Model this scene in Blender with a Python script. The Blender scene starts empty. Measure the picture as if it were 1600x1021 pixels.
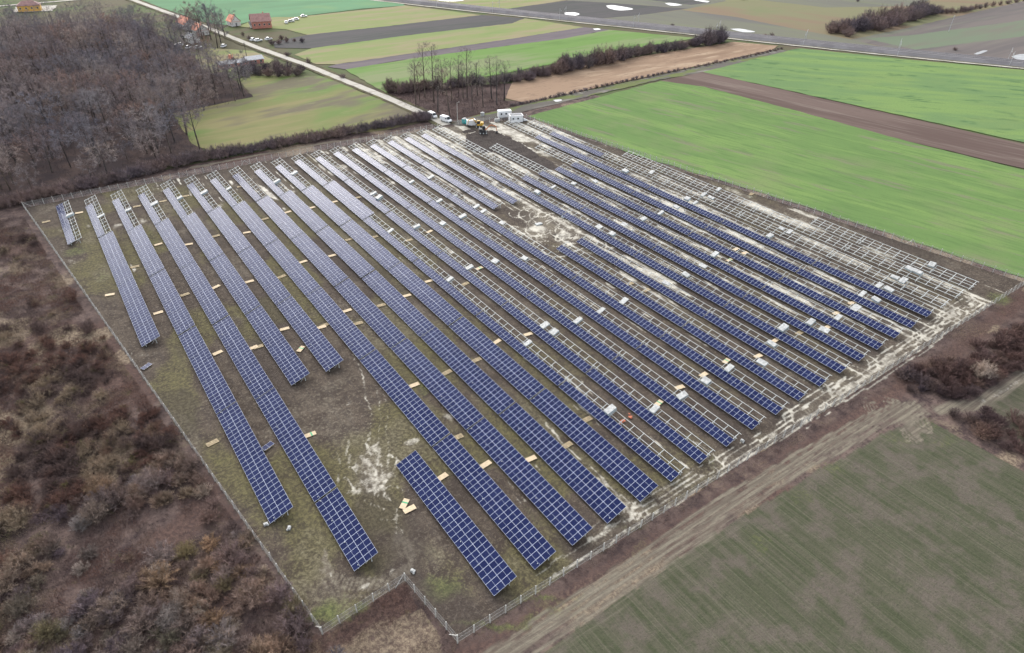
import bpy, math, random
import numpy as np
from mathutils import Matrix, Vector
sc = bpy.context.scene
COL = sc.collection
rad = math.radians

# ------------------------------------------------------------------ camera
cam_d = bpy.data.cameras.new('camera')
cam = bpy.data.objects.new('camera', cam_d)
COL.objects.link(cam)
cam_d.sensor_width = 36.0
cam_d.lens = 22.386
cam_d.clip_start = 1.0
cam_d.clip_end = 6000.0
cam.matrix_world = Matrix(((0.81228, 0.327211, -0.48284, -38.7005),
                           (-0.583114, 0.47461, -0.659336, -142.9501),
                           (0.013419, 0.817116, 0.576318, 89.4544),
                           (0, 0, 0, 1)))
sc.camera = cam
# ------------------------------------------------------------------ sky, sun, exposure
SUN_EL, SUN_AZ = 32.0, 80.0          # degrees; azimuth of the sun counted from +X towards +Y
world = bpy.data.worlds.new('World')
sc.world = world
world.use_nodes = True
wn = world.node_tree
wn.nodes.clear()
w_out = wn.nodes.new('ShaderNodeOutputWorld')
w_bg = wn.nodes.new('ShaderNodeBackground')
w_hs = wn.nodes.new('ShaderNodeHueSaturation')
sky = wn.nodes.new('ShaderNodeTexSky')
sky.sky_type = 'NISHITA'
sky.sun_disc = False
sky.sun_elevation = rad(SUN_EL)
sky.sun_rotation = rad(90.0 - SUN_AZ)
sky.air_density = 1.0
sky.dust_density = 3.0
sky.ozone_density = 1.0
w_hs.inputs['Saturation'].default_value = 0.3
w_bg.inputs['Strength'].default_value = 0.15
wn.links.new(sky.outputs[0], w_hs.inputs['Color'])
wn.links.new(w_hs.outputs[0], w_bg.inputs['Color'])
wn.links.new(w_bg.outputs[0], w_out.inputs[0])
sun_d = bpy.data.lights.new('sun', 'SUN')
sun_d.energy = 0.5
sun_d.angle = rad(90)
sun_d.color = (1.0, 0.96, 0.90)
sun = bpy.data.objects.new('sun', sun_d)
COL.objects.link(sun)
sd = Vector((math.cos(rad(SUN_EL)) * math.cos(rad(SUN_AZ)), math.cos(rad(SUN_EL)) * math.sin(rad(SUN_AZ)), math.sin(rad(SUN_EL))))
sun.rotation_euler = sd.to_track_quat('Z', 'Y').to_euler()
sc.view_settings.view_transform = 'Standard'
sc.view_settings.look = 'None'
sc.view_settings.exposure = 1.55
sc.view_settings.gamma = 1.0
sc.view_settings.use_curve_mapping = False
sc.render.engine = 'CYCLES'
sc.cycles.use_denoising = True
sc.cycles.max_bounces = 5
sc.cycles.diffuse_bounces = 2
sc.cycles.glossy_bounces = 2
sc.cycles.transparent_max_bounces = 8

# ------------------------------------------------------------------ helpers
RNG = np.random.default_rng(7)
random.seed(5)
ORD = ['zeroth', 'first', 'second', 'third', 'fourth', 'fifth', 'sixth', 'seventh', 'eighth', 'ninth', 'tenth', 'eleventh', 'twelfth', 'thirteenth',
       'fourteenth', 'fifteenth', 'sixteenth', 'seventeenth', 'eighteenth', 'nineteenth', 'twentieth', 'twenty-first', 'twenty-second', 'twenty-third',
       'twenty-fourth', 'twenty-fifth', 'twenty-sixth', 'twenty-seventh', 'twenty-eighth', 'twenty-ninth', 'thirtieth']


def tag(o, label=None, cat=None, group=None, kind=None):
    if label: o['label'] = label
    if cat: o['category'] = cat
    if group: o['group'] = group
    if kind: o['kind'] = kind
    return o


def link(name, data, parent=None, loc=None, rotz=None):
    o = bpy.data.objects.new(name, data)
    COL.objects.link(o)
    if parent is not None: o.parent = parent
    if loc is not None: o.location = loc
    if rotz is not None: o.rotation_euler = (0, 0, rotz)
    return o


def empty(name, loc, rotz=0.0):
    o = link(name, None, None, loc, rotz)
    o.empty_display_size = 0.3
    return o


class MB:
    """collects boxes, bars, prisms and tubes into one mesh"""
    def __init__(self): self.v, self.f, self.m = [], [], []

    def box(self, c, s, rotz=0.0, mi=0, M=None):
        x, y, z = s[0] / 2, s[1] / 2, s[2] / 2
        n = len(self.v)
        ca, sa = math.cos(rotz), math.sin(rotz)
        for dz in (-z, z):
            for dx, dy in ((-x, -y), (x, -y), (x, y), (-x, y)):
                p = Vector((c[0] + dx * ca - dy * sa, c[1] + dx * sa + dy * ca, c[2] + dz))
                self.v.append(tuple(M @ p) if M else tuple(p))
        for q in ((0, 3, 2, 1), (4, 5, 6, 7), (0, 1, 5, 4), (1, 2, 6, 5), (2, 3, 7, 6), (3, 0, 4, 7)):
            self.f.append(tuple(n + a for a in q)); self.m.append(mi)
        return self

    def prism(self, prof, axis_a, axis_b, mi=0):
        """closed profile [(x,z)] swept along y from a to b"""
        n, k = len(self.v), len(prof)
        for y in (axis_a, axis_b):
            for x, z in prof: self.v.append((x, y, z))
        self.f.append(tuple(n + i for i in range(k))); self.m.append(mi)
        self.f.append(tuple(n + k + i for i in reversed(range(k)))); self.m.append(mi)
        for i in range(k):
            j = (i + 1) % k
            self.f.append((n + i, n + k + i, n + k + j, n + j)); self.m.append(mi)
        return self

    def bar(self, a, b, r0, r1=None, sides=4, mi=0, cap=True):
        a, b = Vector(a), Vector(b)
        r1 = r0 if r1 is None else r1
        d = (b - a).normalized()
        u = d.orthogonal().normalized(); w = d.cross(u)
        n = len(self.v)
        for p, r in ((a, r0), (b, r1)):
            for i in range(sides):
                t = 2 * math.pi * (i + 0.5) / sides
                self.v.append(tuple(p + (u * math.cos(t) + w * math.sin(t)) * r))
        for i in range(sides):
            j = (i + 1) % sides
            self.f.append((n + i, n + j, n + sides + j, n + sides + i)); self.m.append(mi)
        if cap:
            self.f.append(tuple(n + i for i in reversed(range(sides)))); self.m.append(mi)
            self.f.append(tuple(n + sides + i for i in range(sides))); self.m.append(mi)
        return self

    def mesh(self, name, *mats):
        me = bpy.data.meshes.new(name)
        me.from_pydata(self.v, [], self.f)
        for mm in mats: me.materials.append(mm)
        if len(mats) > 1:
            me.polygons.foreach_set('material_index', self.m)
        me.update()
        return me

    def build(self, name, mats, parent=None, loc=None, rotz=None):
        if not isinstance(mats, (tuple, list)): mats = (mats,)
        return link(name, self.mesh(name, *mats), parent, loc, rotz)


def big_mesh(name, verts, faces, mat):
    """verts (n,3), faces (m,k) numpy"""
    me = bpy.data.meshes.new(name)
    k = faces.shape[1]
    me.vertices.add(len(verts)); me.vertices.foreach_set('co', np.ascontiguousarray(verts, dtype=np.float32).ravel())
    me.loops.add(faces.size); me.loops.foreach_set('vertex_index', np.ascontiguousarray(faces, dtype=np.int32).ravel())
    me.polygons.add(len(faces))
    me.polygons.foreach_set('loop_start', np.arange(0, faces.size, k, dtype=np.int32))
    me.polygons.foreach_set('loop_total', np.full(len(faces), k, dtype=np.int32))
    if mat is not None: me.materials.append(mat)
    me.update(calc_edges=True)
    return me


# ---- numpy value noise and shapes
_lat = RNG.random((256, 256))


def vnoise(x, y):
    xi = np.floor(x).astype(int); yi = np.floor(y).astype(int)
    fx = x - xi; fy = y - yi
    fx = fx * fx * (3 - 2 * fx); fy = fy * fy * (3 - 2 * fy)
    a = _lat[xi & 255, yi & 255]; b = _lat[(xi + 1) & 255, yi & 255]
    c = _lat[xi & 255, (yi + 1) & 255]; d = _lat[(xi + 1) & 255, (yi + 1) & 255]
    return (a * (1 - fx) + b * fx) * (1 - fy) + (c * (1 - fx) + d * fx) * fy


def fbm(x, y, o=3):
    s = 0; a = 0.5; t = 0
    for i in range(o):
        s = s + a * vnoise(x * 2 ** i + 17.3 * i, y * 2 ** i + 9.1 * i); t += a; a *= 0.5
    return s / t


def sstep(a, b, x):
    t = np.clip((x - a) / (b - a), 0, 1)
    return t * t * (3 - 2 * t)


def inside(poly, X, Y):
    r = np.zeros(X.shape, bool)
    n = len(poly)
    for i in range(n):
        x0, y0 = poly[i]; x1, y1 = poly[(i + 1) % n]
        if y0 == y1: continue
        c = ((y0 > Y) != (y1 > Y)) & (X < (x1 - x0) * (Y - y0) / (y1 - y0) + x0)
        r ^= c
    return r


def curve(pts, n=8):
    """smooth line through the points"""
    P = [np.array(p, float) for p in pts]; P = [2 * P[0] - P[1]] + P + [2 * P[-1] - P[-2]]
    out = []
    for i in range(1, len(P) - 2):
        for k in range(n):
            t = k / n
            out.append(0.5 * (2 * P[i] + (P[i + 1] - P[i - 1]) * t + (2 * P[i - 1] - 5 * P[i] + 4 * P[i + 1] - P[i + 2]) * t * t + (-P[i - 1] + 3 * P[i] - 3 * P[i + 1] + P[i + 2]) * t ** 3))
    out.append(P[-2])
    return out


# ---- materials
class NT:
    def __init__(self, name):
        self.mat = bpy.data.materials.new(name)
        self.mat.use_nodes = True
        self.t = self.mat.node_tree
        self.t.nodes.clear()
        self.out = self.t.nodes.new('ShaderNodeOutputMaterial')
        self.bsdf = self.t.nodes.new('ShaderNodeBsdfPrincipled')
        self.t.links.new(self.bsdf.outputs[0], self.out.inputs[0])

    def n(self, typ, **kw):
        nd = self.t.nodes.new(typ)
        for k, v in kw.items(): setattr(nd, k, v)
        return nd

    def set(self, sock, v):
        if hasattr(v, 'is_output') or isinstance(v, bpy.types.NodeSocket): self.t.links.new(v, sock)
        elif isinstance(v, (tuple, list)) and sock.type == 'RGBA': sock.default_value = (*v[:3], 1.0)
        else: sock.default_value = v

    def pos(self):
        if not hasattr(self, '_p'): self._p = self.n('ShaderNodeNewGeometry').outputs['Position']
        return self._p

    def mapping(self, rot=0.0, scale=(1, 1, 1), loc=(0, 0, 0)):
        m = self.n('ShaderNodeMapping', vector_type='TEXTURE')
        self.t.links.new(self.pos(), m.inputs['Vector'])
        m.inputs['Rotation'].default_value = (0, 0, rot)
        m.inputs['Scale'].default_value = scale
        m.inputs['Location'].default_value = loc
        return m.outputs[0]

    def noise(self, vec, scale, detail=4, rough=0.6, dist=0.0):
        k = self.n('ShaderNodeTexNoise')
        if vec is not None: self.t.links.new(vec, k.inputs['Vector'])
        k.inputs['Scale'].default_value = scale
        k.inputs['Detail'].default_value = detail
        k.inputs['Roughness'].default_value = rough
        k.inputs['Distortion'].default_value = dist
        return k.outputs[0]

    def rng(self, v, lo, hi, a=0.0, b=1.0):
        m = self.n('ShaderNodeMapRange', interpolation_type='SMOOTHSTEP')
        self.set(m.inputs['Value'], v)
        m.inputs['From Min'].default_value = lo; m.inputs['From Max'].default_value = hi
        m.inputs['To Min'].default_value = a; m.inputs['To Max'].default_value = b
        return m.outputs[0]

    def math(self, op, a, b=0.0):
        m = self.n('ShaderNodeMath', operation=op)
        self.set(m.inputs[0], a); self.set(m.inputs[1], b)
        return m.outputs[0]

    def mix(self, f, a, b):
        m = self.n('ShaderNodeMix', data_type='RGBA')
        self.set(m.inputs[0], f); self.set(m.inputs[6], a); self.set(m.inputs[7], b)
        return m.outputs[2]

    def attr(self, name):
        a = self.n('ShaderNodeAttribute'); a.attribute_name = name
        s = self.n('ShaderNodeSeparateColor')
        self.t.links.new(a.outputs['Color'], s.inputs[0])
        return s.outputs

    def bump(self, h, strength, dist):
        b = self.n('ShaderNodeBump')
        b.inputs['Strength'].default_value = strength; b.inputs['Distance'].default_value = dist
        self.set(b.inputs['Height'], h)
        self.t.links.new(b.outputs[0], self.bsdf.inputs['Normal'])

    def done(self, color, rough=0.9, metal=0.0, spec=0.3):
        self.set(self.bsdf.inputs['Base Color'], color)
        self.set(self.bsdf.inputs['Roughness'], rough)
        self.set(self.bsdf.inputs['Metallic'], metal)
        self.set(self.bsdf.inputs['Specular IOR Level'], spec)
        return self.mat


def plain(name, c, rough=0.7, metal=0.0, var=0.12, scale=1.5, spec=0.3):
    """one colour with a little procedural dirt"""
    t = NT(name)
    nz = t.noise(t.pos(), scale, 4, 0.65)
    dark = tuple(x * (1 - var * 1.8) for x in c); lite = tuple(min(1, x * (1 + var)) for x in c)
    return t.done(t.mix(t.rng(nz, 0.3, 0.7), dark, lite), rough, metal, spec)


def land(name, base, layers, rough=0.95, bump=0.0):
    """layers: (colour, scale, rot, stretch, lo, hi, amount)"""
    t = NT(name)
    col = base
    last = None
    for (c, s, rot, st, lo, hi, amt) in layers:
        v = t.mapping(rot, (st, 1.0, 1.0))
        nz = t.noise(v, s, 3, 0.7)
        last = nz
        col = t.mix(t.math('MULTIPLY', t.rng(nz, lo, hi), amt), col, c)
    if bump: t.bump(last, bump, 0.25)
    return t.done(col, rough, 0.0, 0.03)


def twig_mat(name, cols, dark=0.6):
    t = NT(name)
    oi = t.n('ShaderNodeObjectInfo')
    r = t.n('ShaderNodeValToRGB')
    t.t.links.new(oi.outputs['Random'], r.inputs[0])
    e = r.color_ramp.elements
    for i, c in enumerate(cols):
        p = i / (len(cols) - 1)
        k = e[i] if i < 2 else e.new(p)
        k.position = p; k.color = (*c, 1)
    for i, c in enumerate(cols):
        e[i].position = i / (len(cols) - 1); e[i].color = (*c, 1)
    nz = t.noise(t.pos(), 0.7, 2, 0.6)
    lowf = t.noise(t.pos(), 0.03, 2, 0.6)
    m = t.n('ShaderNodeMix', data_type='RGBA', blend_type='MULTIPLY')
    m.inputs[0].default_value = 1.0
    t.t.links.new(r.outputs[0], m.inputs[6])
    tint = t.mix(t.rng(lowf, 0.42, 0.58), (0.8, 0.81, 0.86), (1.08, 0.98, 0.9))
    tm_ = t.n('ShaderNodeMix', data_type='RGBA', blend_type='MULTIPLY'); tm_.inputs[0].default_value = 1.0
    t.set(tm_.inputs[6], t.mix(t.rng(nz, 0.3, 0.7), (dark, dark, dark), (1.2, 1.2, 1.2))); t.set(tm_.inputs[7], tint)
    t.t.links.new(tm_.outputs[2], m.inputs[7])
    return t.done(m.outputs[2], 0.9, 0.0, 0.1)


PI = math.pi
S, L = 7.7319, 32.5                    # row spacing and table pitch (28 modules)
MW, ML, PITCH = 1.128, 2.20, 1.146     # module width, length, pitch along the row
TILT = rad(18.0); ZL = 0.55            # tilt and height of the low edge
WT = 2 * ML + 0.02                     # slope length of a table
CT, ST = math.cos(TILT), math.sin(TILT)

# ------------------------------------------------------------------ the lie of the land
# corners of the fenced site
F_TL = (-54.82, 103.10); F_TR = (136.88, 88.62); F_BR = (165.00, -104.31)
F_B1 = (-15.89, -99.91); F_JOG = (-17.37, -86.85); F_BL = (-31.11, -87.66)
F_G1 = (97.13, 99.60); F_G2 = (106.87, 98.46)     # gate posts
SITE = [F_TL, F_G1, F_G2, F_TR, F_BR, F_B1, F_JOG, F_BL]

m_base = land('open_country', (0.085, 0.078, 0.05), [((0.07, 0.1, 0.04), 0.012, 0, 1, 0.4, 0.6, 0.8), ((0.10, 0.08, 0.06), 0.03, 0.4, 3, 0.45, 0.6, 0.7)])
big = MB(); big.v = [(-2500, -1500, -0.15), (3000, -1500, -0.15), (3000, 3500, -0.15), (-2500, 3500, -0.15)]; big.f = [(0, 1, 2, 3)]; big.m = [0]
tag(big.build('ground', m_base), kind='structure')

_z = [0.03]


def jitter_edge(pts, step=4.0, amp=0.5):
    out = []
    n = len(pts)
    for i in range(n):
        a = np.array(pts[i]); b = np.array(pts[(i + 1) % n])
        d = b - a; ln = np.hypot(*d)
        k = max(1, min(60, int(ln / step)))
        nrm = np.array((-d[1], d[0])) / max(ln, 1e-6)
        for q in range(k):
            p = a + d * q / k
            if q: p = p + nrm * random.uniform(-amp, amp)
            out.append(tuple(p))
    return out


def sheet(name, pts, mat, z=None, amp=0.5, step=4.0):
    if z is None:
        _z[0] += 0.004; z = _z[0]
    p = jitter_edge(pts, step, amp)
    me = bpy.data.meshes.new(name)
    me.from_pydata([(x, y, z) for x, y in p], [], [tuple(range(len(p)))])
    me.materials.append(mat); me.update()
    o = link(name, me)
    return tag(o, kind='structure')


def dir_angle(a, b): return math.atan2(b[1] - a[1], b[0] - a[0])


# direction of the far strips (along x in their mapping)
A1 = dir_angle((110.02, 278.71), (266.06, 279.52))
A2 = dir_angle((136.59, 84.38), (171.54, -101.19))


def stripes(a): return a


GREEN1 = land('winter_wheat_teal', (0.10, 0.2, 0.11), [((0.085, 0.16, 0.09), 0.03, stripes(A1), 5, 0.4, 0.65, 0.8), ((0.135, 0.215, 0.10), 0.015, 0, 1, 0.5, 0.7, 0.6)])
OLIVE1 = land('meadow_olive', (0.165, 0.19, 0.08), [((0.215, 0.18, 0.115), 0.05, stripes(A1), 5, 0.45, 0.6, 0.85), ((0.12, 0.185, 0.06), 0.02, stripes(A1), 4, 0.5, 0.65, 0.7), ((0.2, 0.205, 0.1), 0.3, stripes(A1), 6, 0.52, 0.68, 0.6)])
DARK1 = land('ploughed_dark', (0.07, 0.067, 0.068), [((0.055, 0.06, 0.055), 0.04, stripes(A1), 8, 0.4, 0.65, 0.8), ((0.085, 0.078, 0.078), 0.4, stripes(A1), 12, 0.45, 0.6, 0.5)])
VIOLET = land('ploughed_violet', (0.115, 0.098, 0.108), [((0.09, 0.08, 0.088), 0.05, stripes(A1), 8, 0.4, 0.65, 0.8), ((0.135, 0.115, 0.115), 0.4, stripes(A1), 14, 0.45, 0.6, 0.5)])
GREEN2 = land('young_wheat_far', (0.11, 0.185, 0.055), [((0.165, 0.185, 0.10), 0.03, stripes(A1), 5, 0.42, 0.62, 0.9), ((0.08, 0.14, 0.042), 0.09, stripes(A1), 4, 0.5, 0.7, 0.6)])
MEADOW = land('rough_meadow', (0.14, 0.15, 0.064), [((0.175, 0.158, 0.08), 0.05, stripes(A1), 5, 0.45, 0.6, 0.9), ((0.10, 0.155, 0.05), 0.02, 0.3, 2, 0.5, 0.62, 0.8), ((0.115, 0.1, 0.074), 0.03, 0.2, 3, 0.48, 0.58, 0.9), ((0.18, 0.18, 0.09), 0.4, stripes(A1), 4, 0.55, 0.7, 0.5)])
TAN = land('reed_field', (0.235, 0.165, 0.115), [((0.17, 0.115, 0.08), 0.05, stripes(A1), 6, 0.45, 0.65, 0.8), ((0.31, 0.235, 0.165), 0.12, stripes(A1), 6, 0.48, 0.66, 0.8), ((0.11, 0.085, 0.06), 0.05, 0.4, 2, 0.62, 0.72, 0.7), ((0.14, 0.1, 0.075), 0.6, stripes(A1), 4, 0.55, 0.66, 0.6)])
BROWN = land('brown_strip', (0.118, 0.087, 0.076), [((0.085, 0.06, 0.053), 0.06, stripes(A2), 12, 0.42, 0.6, 0.9), ((0.155, 0.125, 0.107), 0.2, stripes(A2), 14, 0.5, 0.65, 0.7), ((0.09, 0.068, 0.058), 0.8, stripes(A2), 5, 0.52, 0.66, 0.5)])
WHEAT = land('young_wheat', (0.1, 0.163, 0.056), [((0.135, 0.205, 0.066), 0.05, stripes(A2), 5, 0.44, 0.62, 0.8), ((0.14, 0.138, 0.092), 0.14, stripes(A2), 5, 0.54, 0.66, 0.8),
                                                    ((0.075, 0.13, 0.046), 0.5, stripes(A2), 9, 0.48, 0.64, 0.7), ((0.15, 0.165, 0.085), 0.02, 0.0, 1.0, 0.5, 0.7, 0.5), ((0.085, 0.125, 0.05), 1.4, 0.0, 1.0, 0.52, 0.68, 0.5)])
WHEAT2 = land('young_wheat_upper', (0.105, 0.168, 0.07), [((0.145, 0.215, 0.07), 0.06, stripes(A2) + 0.5, 5, 0.42, 0.62, 0.75), ((0.062, 0.115, 0.05), 0.13, stripes(A2) + 0.5, 3, 0.56, 0.66, 0.85),
                                                           ((0.14, 0.19, 0.07), 0.02, 0.0, 1.0, 0.48, 0.68, 0.5), ((0.08, 0.13, 0.055), 1.2, 0.0, 1.0, 0.52, 0.68, 0.5)])
GREY1 = land('stubble_grey', (0.125, 0.125, 0.098), [((0.105, 0.1, 0.095), 0.02, stripes(A2), 4, 0.4, 0.65, 0.8), ((0.13, 0.14, 0.09), 0.05, stripes(A2), 5, 0.5, 0.7, 0.6)])
OLIVE2 = land('stubble_olive', (0.15, 0.145, 0.085), [((0.165, 0.12, 0.085), 0.015, stripes(A2), 4, 0.42, 0.6, 0.9), ((0.13, 0.145, 0.075), 0.03, 0, 2, 0.5, 0.7, 0.6)])
MAUVE = land('ploughed_mauve', (0.13, 0.113, 0.105), [((0.1, 0.09, 0.088), 0.05, stripes(A1), 14, 0.42, 0.62, 0.9), ((0.14, 0.145, 0.11), 0.03, stripes(A1), 9, 0.5, 0.68, 0.8)])
MINT = land('pale_green_strip', (0.12, 0.145, 0.1), [((0.13, 0.12, 0.1), 0.04, stripes(A1), 8, 0.4, 0.6, 0.85)])

# fields beyond the railway
sheet('stubble_field', [(289.8,603.0), (1077.8,171.9), (490.9,-34.3), (399.5,129.5), (323.3,273.0), (240.7,441.4)], OLIVE2)
sheet('stubble_field', [(256.5,440.9), (375.2,400.0), (372.0,348.0), (322.9,329.1), (286.9,335.7), (268.5,376.3)], OLIVE1)
sheet('ploughed_field', [(296.0,333.9), (372.1,343.7), (397.5,312.4), (433.8,255.9), (375.6,254.9), (334.8,259.6), (320.0,284.8)], DARK1)
sheet('ploughed_field', [(372.1,343.7), (437.0,350.3), (515.6,300.3), (497.2,266.4), (433.8,255.9), (397.5,312.4)], GREY1)
sheet('ploughed_field', [(439.8,353.4), (494.5,321.9), (479.3,268.5), (451.9,268.4), (438.2,309.4)], DARK1)
sheet('stubble_field', [(334.8,259.6), (375.6,254.9), (423.1,254.9), (436.8,208.1), (434.6,153.6), (434.8,107.7), (425.7,70.8), (401.4,130.9), (365.9,192.7)], GREY1)
sheet('stubble_field', [(519.9,288.5), (640.8,257.7), (735.8,183.1), (624.3,158.8), (545.5,197.4)], GREY1)
sheet('ploughed_field', [(434.8,107.7), (495.4,107.9), (749.5,119.0), (970.7,125.6), (490.9,-34.3), (468.9,12.1), (427.6,71.9)], MAUVE)
sheet('green_strip', [(447.0,105.2), (484.4,92.7), (631.8,74.1), (667.6,59.3), (587.7,40.2), (440.7,65.9)], MINT)
# strips between the village road and the railway
sheet('wheat_field', [(64.7,667.8), (247.5,455.0), (236.2,391.5), (197.9,395.7), (139.4,386.7), (126.3,394.5), (108.0,390.1), (92.3,376.2), (78.3,390.4), (65.3,467.3), (56.5,540.0)], GREEN1)
sheet('meadow_strip', [(236.2,391.5), (248.8,361.9), (265.7,320.7), (179.4,317.6), (122.2,318.0), (116.6,344.8), (98.9,361.1), (91.6,371.0), (108.0,390.1), (126.3,394.5), (139.4,386.7)], OLIVE1)
sheet('ploughed_strip', [(265.7,320.7), (287.0,291.6), (266.1,279.5), (185.8,281.4), (109.3,277.0), (90.9,290.6), (94.8,308.3), (122.2,318.0), (179.4,317.6)], DARK1)
sheet('meadow_strip', [(287.0,291.6), (302.5,239.8), (233.6,234.4), (158.5,231.5), (105.6,229.9), (96.3,235.8), (94.1,265.7), (109.3,277.0), (185.8,281.4), (266.1,279.5)], OLIVE1)
sheet('ploughed_strip', [(302.5,239.8), (312.2,222.7), (263.4,216.0), (221.9,218.0), (152.0,219.5), (105.3,215.9), (99.2,226.8), (105.6,229.9), (158.5,231.5), (233.6,234.4)], VIOLET)
sheet('wheat_field', [(312.2,222.7), (344.8,168.3), (267.5,169.7), (218.4,164.2), (163.4,160.6), (113.8,161.8), (102.9,160.4), (104.5,209.7), (105.3,215.9), (152.0,219.5), (221.9,218.0), (263.4,216.0)], GREEN2)
sheet('meadow', [(7.3,182.3), (45.6,189.3), (49.4,227.0), (59.3,228.6), (88.0,210.2), (89.9,204.2), (94.6,159.0), (99.2,110.0), (76.2,109.3), (35.1,119.0), (8.3,122.5), (4.5,136.4)], MEADOW)
sheet('meadow', [(54.4,313.4), (76.5,289.0), (79.6,257.4), (64.1,243.8), (40.8,246.8), (39.5,282.7)], OLIVE1)
sheet('poplar_ground', [(102.9,160.4), (117.1,162.6), (163.8,143.0), (166.7,141.1), (144.9,117.2), (152.6,109.6), (102.1,104.8), (102.2,134.7)], land('poplar_litter', (0.085, 0.06, 0.055), [((0.06, 0.043, 0.042), 0.12, 0, 1, 0.42, 0.6, 0.9), ((0.115, 0.085, 0.075), 0.5, 0, 1, 0.5, 0.7, 0.6)]))
sheet('reed_field', [(148.0,120.5), (167.5,142.2), (211.1,152.3), (356.8,146.1), (372.0,122.4), (356.1,116.5), (259.2,113.0), (151.9,108.8)], TAN)
sheet('farm_track', [(101.2,103.2), (150.6,107.1), (256.9,111.0), (361.4,115.4), (365.3,108.5), (272.6,101.0), (239.3,104.0), (147.1,98.2), (107.3,96.0)], land('wet_track', (0.10, 0.092, 0.082), [((0.2, 0.19, 0.165), 0.25, stripes(A1), 5, 0.52, 0.66, 0.8), ((0.11, 0.13, 0.05), 0.12, stripes(A1), 4, 0.5, 0.6, 0.9)]))
sheet('wheat_field', [(139.6,91.3), (237.9,101.7), (248.9,80.8), (252.9,25.7), (254.2,-25.8), (260.5,-76.0), (169.8,-111.2), (167.7,-103.3), (156.4,-26.6), (145.8,25.3)], WHEAT)
sheet('brown_strip', [(237.9,101.7), (273.1,102.4), (282.9,27.8), (292.7,-55.0), (294.1,-73.2), (258.5,-84.9), (261.2,-67.1), (254.2,-25.8), (252.9,25.7), (248.9,80.8)], BROWN)
sheet('wheat_field', [(273.1,102.4), (369.8,110.2), (378.3,109.3), (403.7,59.2), (440.6,1.3), (455.9,-26.1), (294.2,-77.5), (295.5,-54.0), (284.0,28.4)], WHEAT2)

# roads
m_gravel = land('pale_gravel', (0.36, 0.34, 0.30), [((0.2, 0.18, 0.155), 0.25, 0.3, 4, 0.5, 0.7, 0.7), ((0.46, 0.44, 0.4), 0.6, 0, 1, 0.5, 0.7, 0.6)])
m_verge = land('verge_grass', (0.08, 0.075, 0.045), [((0.055, 0.045, 0.035), 0.2, 0, 1, 0.4, 0.6, 0.9), ((0.12, 0.12, 0.05), 0.08, 0, 1, 0.5, 0.7, 0.7)])
m_asph = land('railway_ballast', (0.2, 0.19, 0.195), [((0.155, 0.145, 0.15), 0.1, 0, 1, 0.4, 0.6, 0.8), ((0.19, 0.18, 0.18), 0.03, 0, 1, 0.52, 0.7, 0.7)])


def ribbon(name, pts, w, mat, z, amp=0.2, step=6.0):
    pts = [np.array(p, float) for p in pts]
    dense = []
    for a, b in zip(pts[:-1], pts[1:]):
        k = max(1, int(np.hypot(*(b - a)) / step))
        for q in range(k): dense.append(a + (b - a) * q / k)
    dense.append(pts[-1])
    v, f = [], []
    for i, p in enumerate(dense):
        d = dense[min(i + 1, len(dense) - 1)] - dense[max(i - 1, 0)]
        d /= np.hypot(*d); nr = np.array((-d[1], d[0]))
        for sgn in (-1, 1):
            q = p + nr * sgn * (w / 2 + random.uniform(-amp, amp))
            v.append((q[0], q[1], z))
        if i: f.append((2 * i - 2, 2 * i - 1, 2 * i + 1, 2 * i))
    me = bpy.data.meshes.new(name); me.from_pydata(v, [], f); me.materials.append(mat); me.update()
    return tag(link(name, me), kind='structure')


ROAD = [(48.9,569.6), (51.6,534.8), (64.9,437.7), (73.3,371.3), (81.5,298.7), (90.6,237.6), (93.8,206.6), (99.3,155.9), (102.0,114.8), (102.2,100.5)]
ribbon('road_verge', ROAD, 9.0, m_verge, 0.17, 0.7)
ribbon('road', ROAD, 4.4, m_gravel, 0.18, 0.25)
ribbon('lane', [(-66.5,552.4), (-41.6,551.6), (-15.2,554.4), (27.1,557.1), (53.5,545.8)], 5.0, m_gravel, 0.185, 0.2)
sheet('house_yard', [(-35.1,513.6), (-31.2,545.5), (-3.7,532.9), (-9.8,505.2)], m_gravel, 0.19)
RAIL = [(180.1,571.0), (239.1,425.5), (281.5,337.1), (341.3,220.6), (390.9,123.7), (420.0,67.8), (455.3,6.9), (488.8,-47.1)]
ribbon('railway_verge', RAIL, 24.0, land('railway_verge', (0.11, 0.105, 0.07), [((0.075, 0.075, 0.05), 0.05, 0, 1, 0.42, 0.62, 0.9), ((0.15, 0.13, 0.1), 0.03, 0, 1, 0.5, 0.7, 0.7)]), 0.195, 1.2)


def embank(name, pts, w0, w1, z0, z1, mat):
    pts = [np.array(p, float) for p in pts]
    v, f = [], []
    for i, p in enumerate(pts):
        d = pts[min(i + 1, len(pts) - 1)] - pts[max(i - 1, 0)]
        d /= np.hypot(*d); nr = np.array((-d[1], d[0]))
        for o, z in ((-w0 / 2, z0), (-w1 / 2, z1), (w1 / 2, z1), (w0 / 2, z0)):
            q = p + nr * o; v.append((q[0], q[1], z))
        if i:
            for k in range(3): f.append((4 * i - 4 + k, 4 * i - 3 + k, 4 * i + 1 + k, 4 * i + k))
    me = bpy.data.meshes.new(name); me.from_pydata(v, [], f); me.materials.append(mat); me.update()
    return tag(link(name, me), kind='structure')


rail_bed = embank('railway', RAIL, 15.0, 9.5, 0.1, 2.0, m_asph)
m_rail = plain('rail_steel', (0.32, 0.30, 0.30), 0.4, 0.6)


def offset(pts, o):
    pts = [np.array(p, float) for p in pts]; out = []
    for i, p in enumerate(pts):
        d = pts[min(i + 1, len(pts) - 1)] - pts[max(i - 1, 0)]
        d /= np.hypot(*d); out.append(p + np.array((-d[1], d[0])) * o)
    return out


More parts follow.
